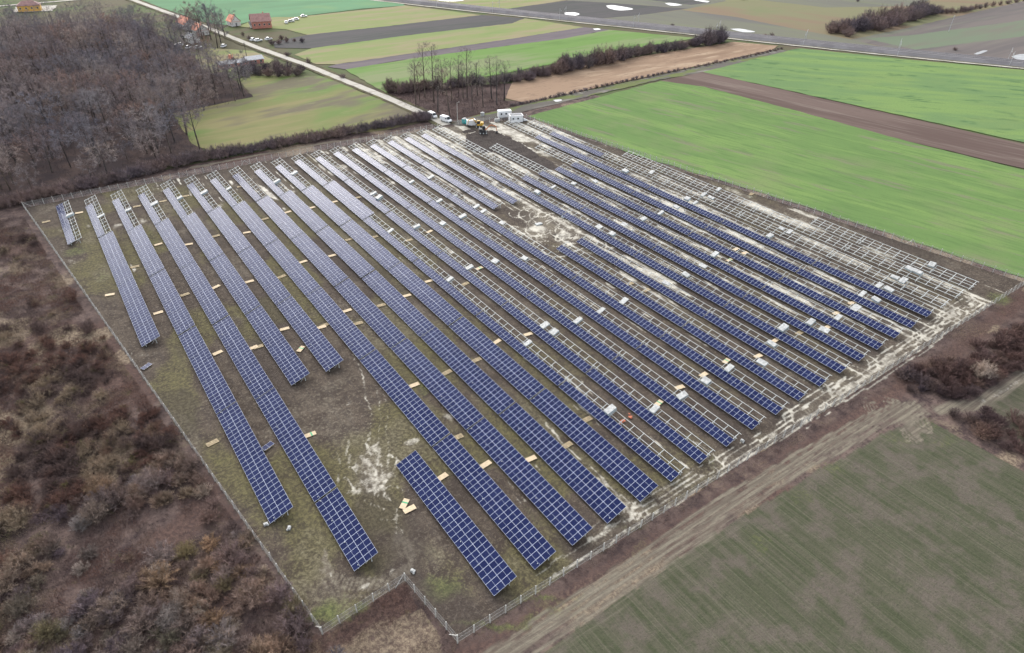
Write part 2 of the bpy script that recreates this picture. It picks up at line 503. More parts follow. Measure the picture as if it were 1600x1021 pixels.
for o in (-2.95, -1.5, 1.5, 2.95):
    mb = MB(); q = offset(RAIL, o)
    for a, b in zip(q[:-1], q[1:]): mb.bar((*a, 2.1), (*b, 2.1), 0.1)
    r = mb.build('rail', m_rail, rail_bed)
ribbon('service_track', offset(RAIL, -11.0), 2.6, m_gravel, 0.2, 0.6)
for nm, pz in (('puddle', [(329.4,296.3), (339.5,292.0), (336.2,281.9), (324.8,278.7), (322.8,286.5)]), ('puddle', [(382.6,305.2), (391.6,301.9), (393.1,280.0), (387.2,272.5), (374.9,278.0), (374.2,291.2)]), ('puddle', [(437.0,289.2), (445.0,284.5), (444.6,270.7), (431.8,272.3)]),
               ('puddle', [(477.5,290.8), (482.3,283.6), (481.8,271.2), (472.9,268.2), (471.3,281.6)]), ('puddle', [(390.5,179.1), (399.0,175.4), (398.7,158.8), (388.0,164.0)]), ('puddle', [(457.3,38.0), (478.1,40.3), (479.7,37.1), (459.9,35.3)]),
               ('puddle', [(473.7,23.5), (491.7,20.8), (493.6,6.8), (475.1,0.2), (463.4,13.6), (469.7,19.7)]), ('puddle', [(269.2,416.3), (288.3,409.4), (296.4,392.0), (286.8,385.3), (272.4,393.7)]), ('puddle', [(303.8,232.0), (308.6,230.5), (307.4,225.6), (301.8,226.3)]),
               ('puddle', [(165.1,105.4), (169.9,104.3), (169.2,101.4), (164.3,101.4)])):
    t_ = None
    if 'm_water_sky' not in globals():
        nt = NT('water_painted_sky'); m_water_sky = nt.done(nt.mix(nt.rng(nt.noise(nt.pos(), 0.2), 0.35, 0.65), (0.1, 0.103, 0.107), (0.22, 0.225, 0.23)), 0.3, 0.0, 0.25)  # puddle water; the bright sky's reflection is painted in as a pale mottled base
    cx_ = sum(p[0] for p in pz) / len(pz); cy_ = sum(p[1] for p in pz) / len(pz)
    pz = [(cx_ + (p[0] - cx_) * random.uniform(0.7, 0.95), cy_ + (p[1] - cy_) * random.uniform(0.7, 0.95)) for p in jitter_edge(pz, 12.0, 2.0)]
    sheet(nm, curve(pz + pz[:1], 4)[:-1], m_water_sky, 0.21, 0.6, 2.5)

# ------------------------------------------------------------------ near ground: one relief sheet with painted-in soils
GX0, GX1, GY0, GY1, GS = -105.0, 190.0, -165.0, 113.0, 0.46
gx = np.arange(GX0, GX1, GS); gy = np.arange(GY0, GY1, GS)
X, Y = np.meshgrid(gx, gy, indexing='ij')
wx = (fbm(X * 0.25, Y * 0.25) - 0.5) * 3.0; wy = (fbm(X * 0.25 + 50, Y * 0.25 + 31) - 0.5) * 3.0
XW, YW = X + wx, Y + wy
sand = np.zeros(X.shape); green = np.zeros(X.shape); mud = np.zeros(X.shape)
farm = np.zeros(X.shape); dry = np.zeros(X.shape); crop = np.zeros(X.shape)
red = np.zeros(X.shape); beige = np.zeros(X.shape); olive = np.zeros(X.shape)


def blob(arr, c, r, amt=1.0, soft=0.6, ry=None, rot=0.0, warp=1.0):
    ry = ry or r
    dx, dy = X + wx * warp - c[0], Y + wy * warp - c[1]
    ca, sa = math.cos(rot), math.sin(rot)
    u, v = (dx * ca + dy * sa) / r, (-dx * sa + dy * ca) / ry
    d = np.sqrt(u * u + v * v)
    np.maximum(arr, amt * (1 - sstep(1 - soft, 1.0, d)), out=arr)


def polyfill(arr, poly, amt=1.0, warp=1.0):
    m = inside(poly, X + wx * warp, Y + wy * warp)
    np.maximum(arr, amt * m, out=arr)


def stroke(arr, pts, w, amt=1.0, soft=0.5, wob=0.5):
    pts = np.array(pts, float)
    for a, b in zip(pts[:-1], pts[1:]):
        x0, x1 = sorted((a[0], b[0])); y0, y1 = sorted((a[1], b[1]))
        i0 = max(0, int((x0 - w - 2 - GX0) / GS)); i1 = min(len(gx), int((x1 + w + 2 - GX0) / GS) + 1)
        j0 = max(0, int((y0 - w - 2 - GY0) / GS)); j1 = min(len(gy), int((y1 + w + 2 - GY0) / GS) + 1)
        if i1 <= i0 or j1 <= j0: continue
        sx, sy = X[i0:i1, j0:j1] + wx[i0:i1, j0:j1] * wob, Y[i0:i1, j0:j1] + wy[i0:i1, j0:j1] * wob
        d = b - a; q = np.clip(((sx - a[0]) * d[0] + (sy - a[1]) * d[1]) / max(d @ d, 1e-9), 0, 1)
        ds = np.hypot(sx - a[0] - q * d[0], sy - a[1] - q * d[1])
        sub = arr[i0:i1, j0:j1]
        np.maximum(sub, amt * (1 - sstep(w * 0.5 * (1 - soft), w * 0.5 * (1 + soft), ds)), out=sub)


def arc(c, r, a0, a1, n=14): return [(c[0] + r * math.cos(a0 + (a1 - a0) * k / n), c[1] + r * math.sin(a0 + (a1 - a0) * k / n)) for k in range(n + 1)]


farm[:] = inside(SITE, X + wx * 0.25, Y + wy * 0.25)
XI = X / S + 7.0; JJ = 3.0 - Y / L; U = XI - np.floor(XI)
lane = sstep(0.50, 0.60, U) * (1 - sstep(0.97, 1.02, U)) + 0.30
# wheel streaks of pale wet sand along the lanes, more of them towards the far right of the site
dens = 0.62 * sstep(10.5, 18.0, XI) * (1 - 0.2 * sstep(23.5, 24.5, XI) * sstep(2.0, 3.0, JJ)) * (1 - 0.55 * sstep(3.0, 5.5, JJ) * (1 - sstep(15, 21, XI))) + 0.50 * sstep(1.5, 0.3, JJ) * sstep(2.5, 8.0, XI) + 0.10 * sstep(11.0, 13, XI) + 0.05
st = 0.55 * vnoise(X * 1.25, Y * 0.07) + 0.25 * vnoise(X * 2.1 + 40, Y * 0.25) + 0.20 * fbm(X * 0.5, Y * 0.35)
big_n = fbm(X * 0.06 + 3, Y * 0.045 + 8)
sand += farm * lane * sstep(0.86 - dens * 0.48, 1.0 - dens * 0.42, st + (big_n - 0.5) * 0.5)
olv = fbm(X * 0.08 + 70, Y * 0.05 + 5)
olive += farm * sstep(0.42, 0.62, olv) * (1 - sstep(9, 14, XI) * 0.55) * 0.68
mud += farm * sstep(0.55, 0.7, fbm(X * 0.12 + 9, Y * 0.04 + 70)) * 0.55
# swirl of tracks in the gap of rows sixteen and seventeen
c0 = (78.60, -2.38)
blob(sand, (73.28, -2.02), 4.5, 0.95, 0.7); blob(sand, (78.01, -9.45), 4.0, 0.75, 0.8); blob(sand, (83.24, -10.90), 3.5, 0.6, 0.9)
for k in range(80):
    c = (c0[0] + random.gauss(0, 6.0), c0[1] + random.gauss(0, 9)); a = random.uniform(0, 2 * PI); r = random.uniform(2, 7)
    stroke(sand, arc(c, r, a, a + random.uniform(0.8, 2.8)), random.uniform(0.35, 0.6), random.uniform(0.6, 1.0), 0.6, 0.2)
blob(mud, (76.16, -9.23), 2.6, 0.9, 0.5); blob(dry, c0, 10, 0.9, 0.7, 17)
# the haul track inside the near fence
trk = [(21.0,-97.2), (23.6,-98.1), (30.9,-99.1), (37.8,-99.2), (42.6,-99.7), (49.3,-99.6), (55.6,-100.1), (63.6,-100.3), (70.1,-100.2), (77.7,-100.1), (86.2,-100.9), (94.0,-100.9), (102.8,-100.7), (110.5,-101.2), (118.5,-101.1), (128.1,-100.4), (136.4,-100.5), (144.2,-100.7)]
n_half = 7
for part_, offs in ((trk[:n_half + 2], (-1.6, -0.4, 0.9, 1.8)), (trk[n_half:], (-2.3, -1.5, -0.8, 0.0, 0.8, 1.6, 2.3))):
    for o in offs:
        q = [(p[0] + random.uniform(-0.5, 0.5), p[1] + random.uniform(-0.3, 0.3)) for p in offset(part_, o + random.uniform(-0.25, 0.25))]
        for s0 in range(0, len(q) - 1, 2):
            if random.random() < 0.8: stroke(sand, curve(q[s0:s0 + 4], 5), random.uniform(0.28, 0.6), random.uniform(0.7, 1.0), 0.4, 0.3)
for q in ([(21.0,-97.2), (21.5,-92.9), (21.9,-88.7), (21.7,-82.7), (21.8,-77.7), (22.1,-71.4)], [(144.2,-100.7), (145.1,-98.2), (144.9,-94.2), (144.8,-91.7)], [(128.1,-100.4), (134.4,-99.1), (137.2,-95.8), (136.2,-93.6)], [(110.5,-101.2), (116.5,-99.7), (118.4,-96.4)],
          [(94.0,-100.9), (97.5,-98.2), (97.2,-94.5), (96.3,-90.2)], [(77.7,-100.1), (80.0,-97.1), (79.1,-93.3)], [(89.3,-100.9), (91.9,-100.0), (91.5,-97.5), (89.4,-94.4)], [(63.6,-100.3), (66.5,-97.7), (65.2,-93.9)], [(42.6,-99.7), (43.3,-96.0), (42.9,-92.4)],
          [(19.2,-89.1), (21.0,-97.2), (22.9,-99.0)], [(10.0,-97.9), (16.4,-98.0), (21.5,-99.0)], [(-0.0,-99.6), (6.4,-99.7), (14.4,-100.2), (20.6,-99.9)], [(34.2,-62.7), (34.3,-68.0), (33.1,-74.5)], [(31.3,-52.4), (32.8,-64.4), (31.4,-73.3), (30.5,-78.3)]):
    stroke(sand, curve(q), 0.55, 0.85, 0.6); stroke(sand, curve(offset(q, 1.8)), 0.45, 0.7, 0.6)
# pale patches and wheel marks in the open ground at the near left
for c, r, ry, amt in (((-12.88, -64.84), 3.4, 2.2, 0.6), ((-8.88, -58.35), 1.9, 1.4, 0.6), ((-2.57, -60.69), 2.5, 1.5, 0.75), ((6.73, -59.58), 1.7, 2.6, 0.9), ((-9.10, -66.00), 1.8, 1.4, 0.7), ((-15.65, -65.97), 2.0, 1.2, 0.7),
                      ((-19.04, -84.04), 1.5, 0.7, 0.9), ((-23.20, -83.68), 1.2, 0.6, 0.9), ((-26.48, -79.07), 0.7, 0.6, 0.8), ((-10.59, -65.89), 2, 2, .6), ((-7.48, -43.38), 1.6, 0.6, 0.6), ((-22.71, -51.70), 1.5, 1, 0.3)):
    blob(sand, c, r, amt, 0.8, ry, rot=0.4)
for q in ([(5.4,-12.4), (3.0,-26.9), (-1.9,-45.3), (-8.4,-58.7), (-13.9,-66.3)], [(6.6,-12.6), (3.8,-27.5), (-0.8,-46.1), (-6.6,-60.0), (-12.3,-69.2)], [(-5.2,-47.8), (-10.4,-57.3), (-15.8,-65.0), (-17.8,-65.3)], [(-12.3,-69.2), (-12.3,-74.3), (-14.3,-79.3)], [(1.2,-6.1), (0.3,-31.0), (-5.2,-47.8)]):
    for k in range(3):
        stroke(sand, curve([(p[0] + random.uniform(-0.6, 0.6), p[1] + random.uniform(-0.6, 0.6)) for p in q]), 0.3, random.uniform(0.3, 0.7), 0.8)
for k in range(26):
    p = (-12.01, -64.34); a = random.uniform(0.9, 2.2); l_ = random.uniform(1.5, 5); c = (p[0] + random.gauss(0, 2.6), p[1] + random.gauss(0, 3.2))
    stroke(sand, [c, (c[0] + l_ * math.cos(a), c[1] + l_ * math.sin(a))], random.uniform(0.3, 0.7), random.uniform(0.5, 1.0), 0.7, 0.3)
blob(dry, (-12.01, -64.34), 7, 0.6, 0.9, 7); blob(dry, (-2.88, -62.55), 6, 0.5, 1.0, 5)
for k in range(16):
    c = (-12.02, -64.89); a = random.uniform(0, 2 * PI)
    stroke(sand, arc((c[0] + random.gauss(0, 3.0), c[1] + random.gauss(0, 3.0)), random.uniform(1.5, 5), a, a + random.uniform(0.5, 1.6)), 0.35, random.uniform(0.5, 0.9), 0.6, 0.2)
for k in range(12):
    o = random.uniform(-1.5, 1.5)
    stroke(dry, curve([(p[0] + o * 0.7, p[1] + o * 0.9) for p in [(-26.1,-75.4), (-26.8,-79.8), (-24.5,-83.1), (-20.2,-85.4), (-15.8,-85.5), (-14.5,-82.9), (-15.2,-78.6)]]), 0.4, random.uniform(0.4, 0.8), 0.8, 0.2)
for q in ([(-42.0,-1.6), (-37.6,-2.5), (-31.7,-3.6)], [(-47.8,71.4), (-46.7,58.9), (-44.7,55.3)], [(-39.1,-7.0), (-33.7,-6.8)], [(-48.2,84.5), (-47.2,61.5), (-46.2,49.7)]):
    stroke(sand, curve(q), 0.8, 0.4, 0.9, 1.5)
blob(dry, (-22.68, -30.87), 10, 0.4, 1.0, 4); blob(dry, (-7.93, -36.09), 8, 0.45, 1.0, 4); blob(dry, (-14.18, -82.34), 7, 0.35, 1.0, 5); blob(dry, (-33.48, -28.13), 6, 0.3, 1.0, 9); blob(dry, (-25.56, -72.86), 8, 0.3, 1.0, 8)
# far left lanes: trodden, pale scraps between the first tables
for c, r in (((-32.31, 72.19), 2.5), ((-25.65, 72.02), 2.5), ((-40.45, 76.64), 1.6), ((-11.14, 70.70), 2), ((-2.44, 69.56), 2.2), ((-50.13, 87.49), 1), ((9.74, 75.19), 2.5), ((16.62, 75.91), 2.5), ((20.57, 67.91), 2.5), ((44.19, 79.18), 4), ((56.98, 84.30), 4.5), ((65.79, 82.67), 4),
             ((75.88, 80.30), 4), ((78.99, 65.55), 4), ((64.98, 65.32), 3)):
    blob(sand, c, r, 0.75, 1.0, r * 1.6)
# works yard behind the gate
blob(sand, (118.85, 79.19), 4.0, 1.0, 0.5, 13.0, rot=0.35); blob(sand, (118.77, 67.47), 4, 0.85, 0.7, 9, rot=0.3); blob(sand, (96.15, 86.23), 4, 0.6, 0.8); blob(sand, (99.49, 84.99), 2.2, 0.95, 0.4, 4); blob(sand, (93.44, 76.73), 1.6, 0.9, 0.6, 5)
blob(sand, (102.55, 73.47), 2.0, 0.95, 0.35, 5.0, rot=0.1, warp=0.4); blob(dry, (105.02, 94.41), 6, 1.0, 0.6, 4); blob(sand, (116.33, 49.14), 3, 0.8, 0.9, 9)
polyfill(mud, [(102.0,84.3), (108.5,86.0), (114.7,83.9), (116.0,75.1), (116.0,63.7), (113.8,50.8), (111.9,37.2), (109.9,32.3), (101.5,37.9), (100.6,51.2), (100.2,61.6), (95.2,63.2), (94.4,72.4)], 1.0, 0.6)
for k in range(22):
    p = (105.56, 49.53); c = (p[0] + random.gauss(0, 4), p[1] + random.gauss(0, 9)); stroke(sand, [c, (c[0] + random.uniform(2, 5), c[1] + random.uniform(1, 4))], 0.6, random.uniform(0.3, 0.7), 0.7)
blob(mud, (106.21, 88.51), 4, 1.0, 0.3, 3, warp=0.3); blob(mud, (99.95, 95.68), 2, 0.8)
blob(sand, (145.00, -29.83), 3, 0.95, 0.8, 14, rot=0.12); blob(sand, (146.44, -48.33), 2.5, 0.95, 0.8, 12, rot=0.12); blob(sand, (148.30, -71.68), 3, 0.75, 0.9, 9); blob(sand, (149.27, -18.52), 3, 0.7, 1.0, 12)
stroke(red, [(134.0,78.6), (136.8,53.7), (142.3,21.8), (150.4,-31.0), (159.2,-70.7), (164.2,-97.5)], 4.0, 0.7, 0.6)
stroke(dry, [(-1.8,109.8), (21.7,109.4), (52.3,107.6), (97.2,96.5)], 2.2, 0.8, 0.6)
# greener corners
for c, r, ry, a in (((-28.86, -84.81), 6, 4, 1.0), ((-13.14, -90.77), 6, 5, 0.9), ((-25.16, -86.80), 4, 1.6, 0.9), ((-44.81, 61.26), 6, 7, 0.8), ((-24.98, 58.42), 3, 8, 0.7), ((149.47, -103.51), 8, 5, 0.95), ((-40.27, 41.54), 3, 10, 0.6), ((-29.71, 18.81), 2.5, 12, 0.5),
                    ((6.26, -48.50), 2, 6, 0.8), ((-13.84, -16.80), 2.5, 8, 0.4), ((-51.99, 89.83), 6, 4, 0.4), ((20.12, -100.32), 3, 2, 0.6), ((-10.17, -100.44), 14, 1.2, 1.0), ((-2.33, -101.01), 10, 1.0, 0.9), ((41.48, -97.55), 3, 2, 0.7), ((12.52, -93.38), 2, 5, 0.6), ((6.61, -87.58), 2, 6, 0.5),
                    ((149.27, -18.52), 4, 20, 0.6), ((141.47, 4.40), 3, 20, 0.5), ((147.10, -94.88), 4, 6, 0.5)):
    blob(green, c, r, a, 1.0, ry, rot=0.0 if ry > r else (-0.55 if r > 8 else 0.0), warp=1.3)
# outside the fence: bracken, dry grass, the farm track and the sown field
out = 1 - farm
red += out * sstep(0.5, 0.68, fbm(X * 0.07 + 4, Y * 0.07 + 90)) * 0.8
beige += out * sstep(0.52, 0.66, fbm(X * 0.06 + 30, Y * 0.085 + 2)) * 0.85
for c, r, ry in (((-58.01, 13.74), 4, 9), ((-55.43, 7.63), 6, 3), ((-58.96, 58.49), 5, 8), ((-49.80, 44.01), 5, 8), ((-64.65, -17.36), 4, 4), ((-27.23, -91.32), 9, 2.5), ((-49.76, -27.75), 5, 4)): blob(beige, c, r, 0.9, 1.0, ry)
polyfill(red, [F_BL, F_JOG, (-17.76, -92.03), (-23.60, -92.14), (-29.10, -91.14), (-35.56, -90.93), (-36.16, -85.01)], 1.0, 0.6)
polyfill(beige, [(-17.51, -91.58), (-17.52, -98.19), (-20.25, -102.82), (-32.99, -95.84), (-23.60, -92.14)], 0.75, 1.2)
for c in ((-47.16, -25.34), (-40.90, -22.97), (-38.79, -35.41), (-58.58, -49.63), (-39.33, -60.13)): blob(green, c, 4, 0.35, 1.0)
edge = [F_B1, (-11.75, -101.11), (8.92, -101.50), (31.86, -102.76), (70.94, -104.30), (107.97, -105.48), F_BR]
stroke(red, offset(edge, -2.5), 5.0, 0.75, 0.9)
out_strip = [F_B1, F_BR, (110.40, -111.45), (87.48, -107.44), (47.75, -105.80), (16.51, -103.93), (-9.27, -104.01)]
red *= 1 - 0.75 * inside(out_strip, X, Y); beige *= 1 - 0.6 * inside(out_strip, X, Y)
stroke(red, offset(edge, -2.5), 4.5, 0.8, 0.9)
fld = [(-9.2,-108.5), (3.1,-108.0), (17.8,-108.3), (38.9,-109.6), (63.7,-111.5), (85.0,-114.1), (86.8,-115.3), (87.5,-133.2), (87.1,-149.0), (39.7,-158.5), (-13.9,-113.3)]
polyfill(crop, fld, 1.0, 0.35)
polyfill(crop, [(99.1,-120.4), (131.5,-121.8), (135.1,-135.4), (93.8,-147.1), (94.5,-130.5)], 0.9, 0.4)
far_trk = [(-21.9,-105.7), (-10.3,-105.5), (1.4,-105.6), (14.4,-106.1), (29.6,-106.2), (46.2,-106.9), (64.3,-108.4), (82.0,-110.4), (89.9,-113.0)]
stroke(dry, far_trk, 4.2, 0.5, 1.0, 0.6); stroke(dry, offset(far_trk, -3.2), 3.5, 0.3, 1.0, 0.6); stroke(olive, offset(far_trk, 4.5), 4.0, 0.0, 1.0)
for k in range(9):
    o = random.uniform(-2.6, 2.6)
    stroke(dry, curve(offset(far_trk, o), 5), random.uniform(0.3, 0.8), random.uniform(0.7, 1.0), 0.7, 0.3)
for k in range(4): stroke(mud, curve(offset(far_trk, random.uniform(-3, 3)), 5), 0.4, 0.45, 0.7, 0.3)
blob(dry, (84.20, -111.92), 6, 0.9, 0.8, 5); blob(dry, (18.64, -106.17), 3, 0.8, 0.9, 2); blob(dry, (28.11, -108.77), 4, 0.8, 0.9, 2.5)
for k in range(8): stroke(dry, arc((81.78, -111.86), 3 + 0.5 * k, -2.4, 0.6 + 0.2 * (k % 3)), 0.35, 0.9, 0.6, 0.1)
for k in range(5): stroke(dry, arc((82.98, -109.19), 2 + 0.6 * k, 1.5, 4.2), 0.3, 0.7, 0.6, 0.1)
stroke(sand, [(100.8,-119.7), (108.7,-120.2), (119.2,-121.1), (137.4,-122.3)], 1.3, 0.5, 0.8); stroke(dry, [(92.4,-115.7), (100.8,-119.7), (108.7,-120.2), (119.2,-121.1), (137.4,-122.3)], 3.2, 0.9, 0.8)
for c in ((58.26, -112.20), (75.51, -115.19), (83.85, -121.02), (33.01, -114.04), (86.26, -116.12), (48.64, -111.91)): blob(green, c, 6, 0.5, 1.0, 4)
blob(green, (17.39, -103.06), 5, 0.5, 1.0, 2, rot=0.6); blob(green, (-1.71, -103.35), 9, 0.55, 1.0, 2.5, rot=-0.55); blob(green, (18.77, -100.17), 7, 0.5, 1.0, 1.6, rot=-0.55)

def blur(a, k):
    for ax in (0, 1):
        c = np.cumsum(np.pad(a, [(k + 1, k) if q == ax else (0, 0) for q in (0, 1)], mode='edge'), axis=ax)
        a = (np.take(c, range(2 * k + 1, c.shape[ax]), axis=ax) - np.take(c, range(0, c.shape[ax] - 2 * k - 1), axis=ax)) / (2 * k + 1)
    return a


sand *= 1 - 0.9 * (mud > 0.96)
sand = np.clip(sand, 0, 1)
halo = blur(blur(sand, 3), 3)
dry = np.maximum(dry, np.clip(halo * 1.5, 0, 0.85) * farm)
sand = np.clip(sand * (0.62 + 0.55 * fbm(X * 0.9 + 5, Y * 0.9)) + 0.15 * halo, 0, 1)
dry = np.maximum(dry, farm * 0.42 * sstep(0.58, 0.74, fbm(X * 0.1 + 33, Y * 0.07 + 60)))
Zg = (fbm(X * 0.15, Y * 0.15) - 0.5) * 0.12 + (vnoise(X * 0.9, Y * 0.9) - 0.5) * 0.05 * out + np.where(mud > 0.95, (fbm(X * 0.4, Y * 0.4) - 0.3) * 0.5, 0) - 0.02
Zg = Zg - 0.03 * sand
nx, ny = X.shape
idx = np.arange(nx * ny).reshape(nx, ny)
faces = np.stack([idx[:-1, :-1], idx[1:, :-1], idx[1:, 1:], idx[:-1, 1:]], -1).reshape(-1, 4)

TRK_ANG = dir_angle(far_trk[1], far_trk[6])
t = NT('site_and_scrub_soil')
ma, mb_, mc = t.attr('ma'), t.attr('mb'), t.attr('mc')
P0 = t.pos()
n_f = t.noise(P0, 1.5, 4, 0.75); n_m = t.noise(P0, 0.3, 4, 0.7); n_l = t.noise(P0, 0.06, 2, 0.6)
n_s = t.noise(t.mapping(PI / 2, (9, 1, 1)), 1.3, 3, 0.65)
n_r = t.noise(t.mapping(PI / 2, (30, 1, 1)), 0.75, 3, 0.7)
n_g = t.noise(P0, 4.5, 2, 0.7)
n_x = t.math('ADD', t.math('MULTIPLY', n_f, 0.5), t.math('MULTIPLY', n_m, 0.5))
# scrub soil
c_out = t.mix(t.rng(n_m, 0.35, 0.65), (0.05, 0.036, 0.035), (0.125, 0.09, 0.078))
c_out = t.mix(t.rng(n_f, 0.5, 0.72), c_out, (0.02, 0.014, 0.015))


def over(col, mask, soft_n, c, k=0.7, lo=0.3, hi=0.6):
    f = t.math('ADD', mask, t.math('MULTIPLY', t.math('SUBTRACT', soft_n, 0.5), k))
    f = t.math('MULTIPLY', t.rng(f, lo, hi), t.math('MINIMUM', t.math('MULTIPLY', mask, 6.0), 1.0))
    return t.mix(f, col, c)


c_out = over(c_out, mc[0], n_x, t.mix(t.rng(n_f, 0.4, 0.6), (0.056, 0.036, 0.032), (0.1, 0.064, 0.053)), 1.8, 0.15, 1.0)
c_out = over(c_out, mc[1], n_x, t.mix(t.rng(n_f, 0.4, 0.6), (0.12, 0.09, 0.066), (0.22, 0.175, 0.125)), 1.8, 0.25, 1.0)
# site soil
c_farm = t.mix(t.rng(n_m, 0.38, 0.62), (0.05, 0.039, 0.032), (0.088, 0.07, 0.055))
c_farm = t.mix(t.math('MULTIPLY', t.rng(n_s, 0.5, 0.66), 0.65), c_farm, (0.055, 0.045, 0.04))
c_farm = t.mix(t.math('MULTIPLY', t.rng(n_f, 0.5, 0.66), 0.75), c_farm, (0.148, 0.125, 0.098))
c_farm = t.mix(t.math('MULTIPLY', t.rng(n_g, 0.5, 0.62), 0.75), c_farm, (0.04, 0.033, 0.028))
c_farm = over(c_farm, mc[2], n_x, t.mix(t.rng(n_f, 0.4, 0.6), (0.062, 0.058, 0.028), (0.12, 0.108, 0.052)), 2.2, 0.1, 1.1)
col = t.mix(mb_[0], c_out, c_farm)
# sown field
n_q = t.noise(t.mapping(PI / 2, (70, 1, 1)), 2.6, 2, 0.7)
c_crop = t.mix(t.rng(n_r, 0.36, 0.64), (0.05, 0.056, 0.032), (0.075, 0.072, 0.05))
c_crop = t.mix(t.math('MULTIPLY', t.rng(t.noise(P0, 0.13, 3, 0.7), 0.44, 0.64), 0.75), c_crop, (0.102, 0.084, 0.072))
c_crop = t.mix(t.math('MULTIPLY', t.rng(n_q, 0.5, 0.68), 0.42), c_crop, (0.12, 0.114, 0.083))
c_crop = t.mix(t.math('MULTIPLY', t.rng(n_f, 0.5, 0.66), 0.35), c_crop, (0.042, 0.051, 0.026))
c_crop = t.mix(t.math('MULTIPLY', t.rng(n_g, 0.54, 0.66), 0.45), c_crop, (0.036, 0.037, 0.026))
col = t.mix(mb_[2], col, c_crop)
n_t = t.noise(t.mapping(TRK_ANG, (25, 1, 1)), 1.6, 3, 0.7)
n_d = t.mix(mb_[0], n_t, n_f)
col = over(col, mb_[1], t.math('ADD', t.math('MULTIPLY', n_d, 0.6), t.math('MULTIPLY', n_m, 0.4)), t.mix(t.math('MULTIPLY', t.rng(n_d, 0.36, 0.66), t.rng(n_f, 0.3, 0.6, 0.5, 1.0)), (0.105, 0.088, 0.07), (0.178, 0.158, 0.122)), 1.3, 0.15, 0.95)
col = over(col, ma[1], n_x, t.mix(t.rng(n_f, 0.4, 0.6), (0.062, 0.078, 0.03), (0.115, 0.125, 0.05)), 2.6, 0.25, 1.3)
col = over(col, ma[2], n_x, t.mix(t.rng(n_f, 0.4, 0.6), (0.03, 0.025, 0.023), (0.06, 0.049, 0.044)), 1.0, 0.3, 0.85)
col = over(col, ma[0], n_x, t.mix(t.rng(n_m, 0.35, 0.65), (0.23, 0.21, 0.175), (0.45, 0.425, 0.36)), 1.9, 0.3, 1.0)
t.bump(n_f, 0.5, 0.4)
m_site = t.done(col, t.rng(ma[0], 0.3, 0.9, 0.95, 0.6), 0.0, 0.08)
gme = big_mesh('site_ground', np.stack([X.ravel(), Y.ravel(), Zg.ravel()], -1), faces, m_site)
for nm, (r_, g_, b_) in (('ma', (sand, green, mud)), ('mb', (farm, dry, crop)), ('mc', (red, beige, olive))):
    at = gme.color_attributes.new(nm, 'FLOAT_COLOR', 'POINT')
    at.data.foreach_set('color', np.stack([np.clip(r_, 0, 1), np.clip(g_, 0, 1), np.clip(b_, 0, 1), np.ones_like(r_)], -1).astype(np.float32).ravel())
gme.polygons.foreach_set('use_smooth', np.ones(len(gme.polygons), dtype=bool))
tag(link('site_ground', gme), kind='structure')


def ground_z(x, y):
    i = int((x - GX0) / GS); j = int((y - GY0) / GS)
    return float(Zg[i, j]) if 0 <= i < nx and 0 <= j < ny else 0.0

# ------------------------------------------------------------------ the solar tables
t = NT('module_glass')                 # dark blue half-cut cells under glass
gi = t.n('ShaderNodeTexCoord').outputs['Object']
br = t.n('ShaderNodeTexBrick'); t.t.links.new(gi, br.inputs['Vector'])
br.offset = 0.0; br.inputs['Scale'].default_value = 1.0
br.inputs['Brick Width'].default_value = 0.182; br.inputs['Row Height'].default_value = 0.091
br.inputs['Mortar Size'].default_value = 0.004
br.inputs['Color1'].default_value = (0.008, 0.012, 0.045, 1); br.inputs['Color2'].default_value = (0.012, 0.017, 0.06, 1); br.inputs['Mortar'].default_value = (0.03, 0.036, 0.08, 1)
oi = t.n('ShaderNodeObjectInfo')
mg = t.n('ShaderNodeMix', data_type='RGBA', blend_type='MULTIPLY'); mg.inputs[0].default_value = 1.0
t.t.links.new(br.outputs['Color'], mg.inputs[6])
t.set(mg.inputs[7], t.mix(oi.outputs['Random'], (0.85, 0.85, 0.9), (1.2, 1.18, 1.12)))
t.bsdf.inputs['Specular Tint'].default_value = (0.55, 0.65, 1.0, 1)      # blue anti-reflection coating
t.bsdf.inputs['IOR'].default_value = 1.15
m_glass = t.done(mg.outputs[2], 0.1, 0.0, 0.5)
m_frame = plain('aluminium_frame', (0.43, 0.47, 0.58), 0.45, 0.0, 0.04)  # bluish base colour paints in the sky that the aluminium reflects
m_back = plain('module_backsheet', (0.55, 0.56, 0.58), 0.6, 0.0, 0.05)
m_galv = plain('galvanised_steel', (0.47, 0.49, 0.48), 0.5, 0.0, 0.15, 3.0)

# module: local x up the slope, y along the row, z the surface normal
FW, MG = 0.026, 0.014
mb = MB()
x0, x1, y0, y1 = 0.0, ML, -MW / 2, MW / 2
xs = [x0, x0 + FW, ML / 2 - MG, ML / 2 + MG, x1 - FW, x1]; ys = [y0, y0 + FW, y1 - FW, y1]
for x in xs:
    for y in ys: mb.v.append((x, y, 0.04))
for i in range(5):
    for j in range(3):
        a = i * 4 + j
        mb.f.append((a, a + 4, a + 5, a + 1)); mb.m.append(1 if (j == 1 and i in (1, 3)) else 0)
n0 = len(mb.v)
mb.v += [(x0, y0, 0), (x1, y0, 0), (x1, y1, 0), (x0, y1, 0)]
mb.f += [(n0 + 3, n0 + 2, n0 + 1, n0), (n0, n0 + 1, 20, 0), (n0 + 1, n0 + 2, 23, 20), (n0 + 2, n0 + 3, 3, 23), (n0 + 3, n0, 0, 3)]; mb.m += [2, 0, 0, 0, 0]
me_module = mb.mesh('solar_module', m_frame, m_glass, m_back)


def bar_mesh(name, size, centre=(0, 0, 0), mat=None): return MB().box(centre, size).mesh(name, mat or m_galv)


def slope(w, h=0.0): return (w * CT - h * ST, ZL + w * ST + h * CT)     # (across, up) of a point at slope length w, h above the module plane


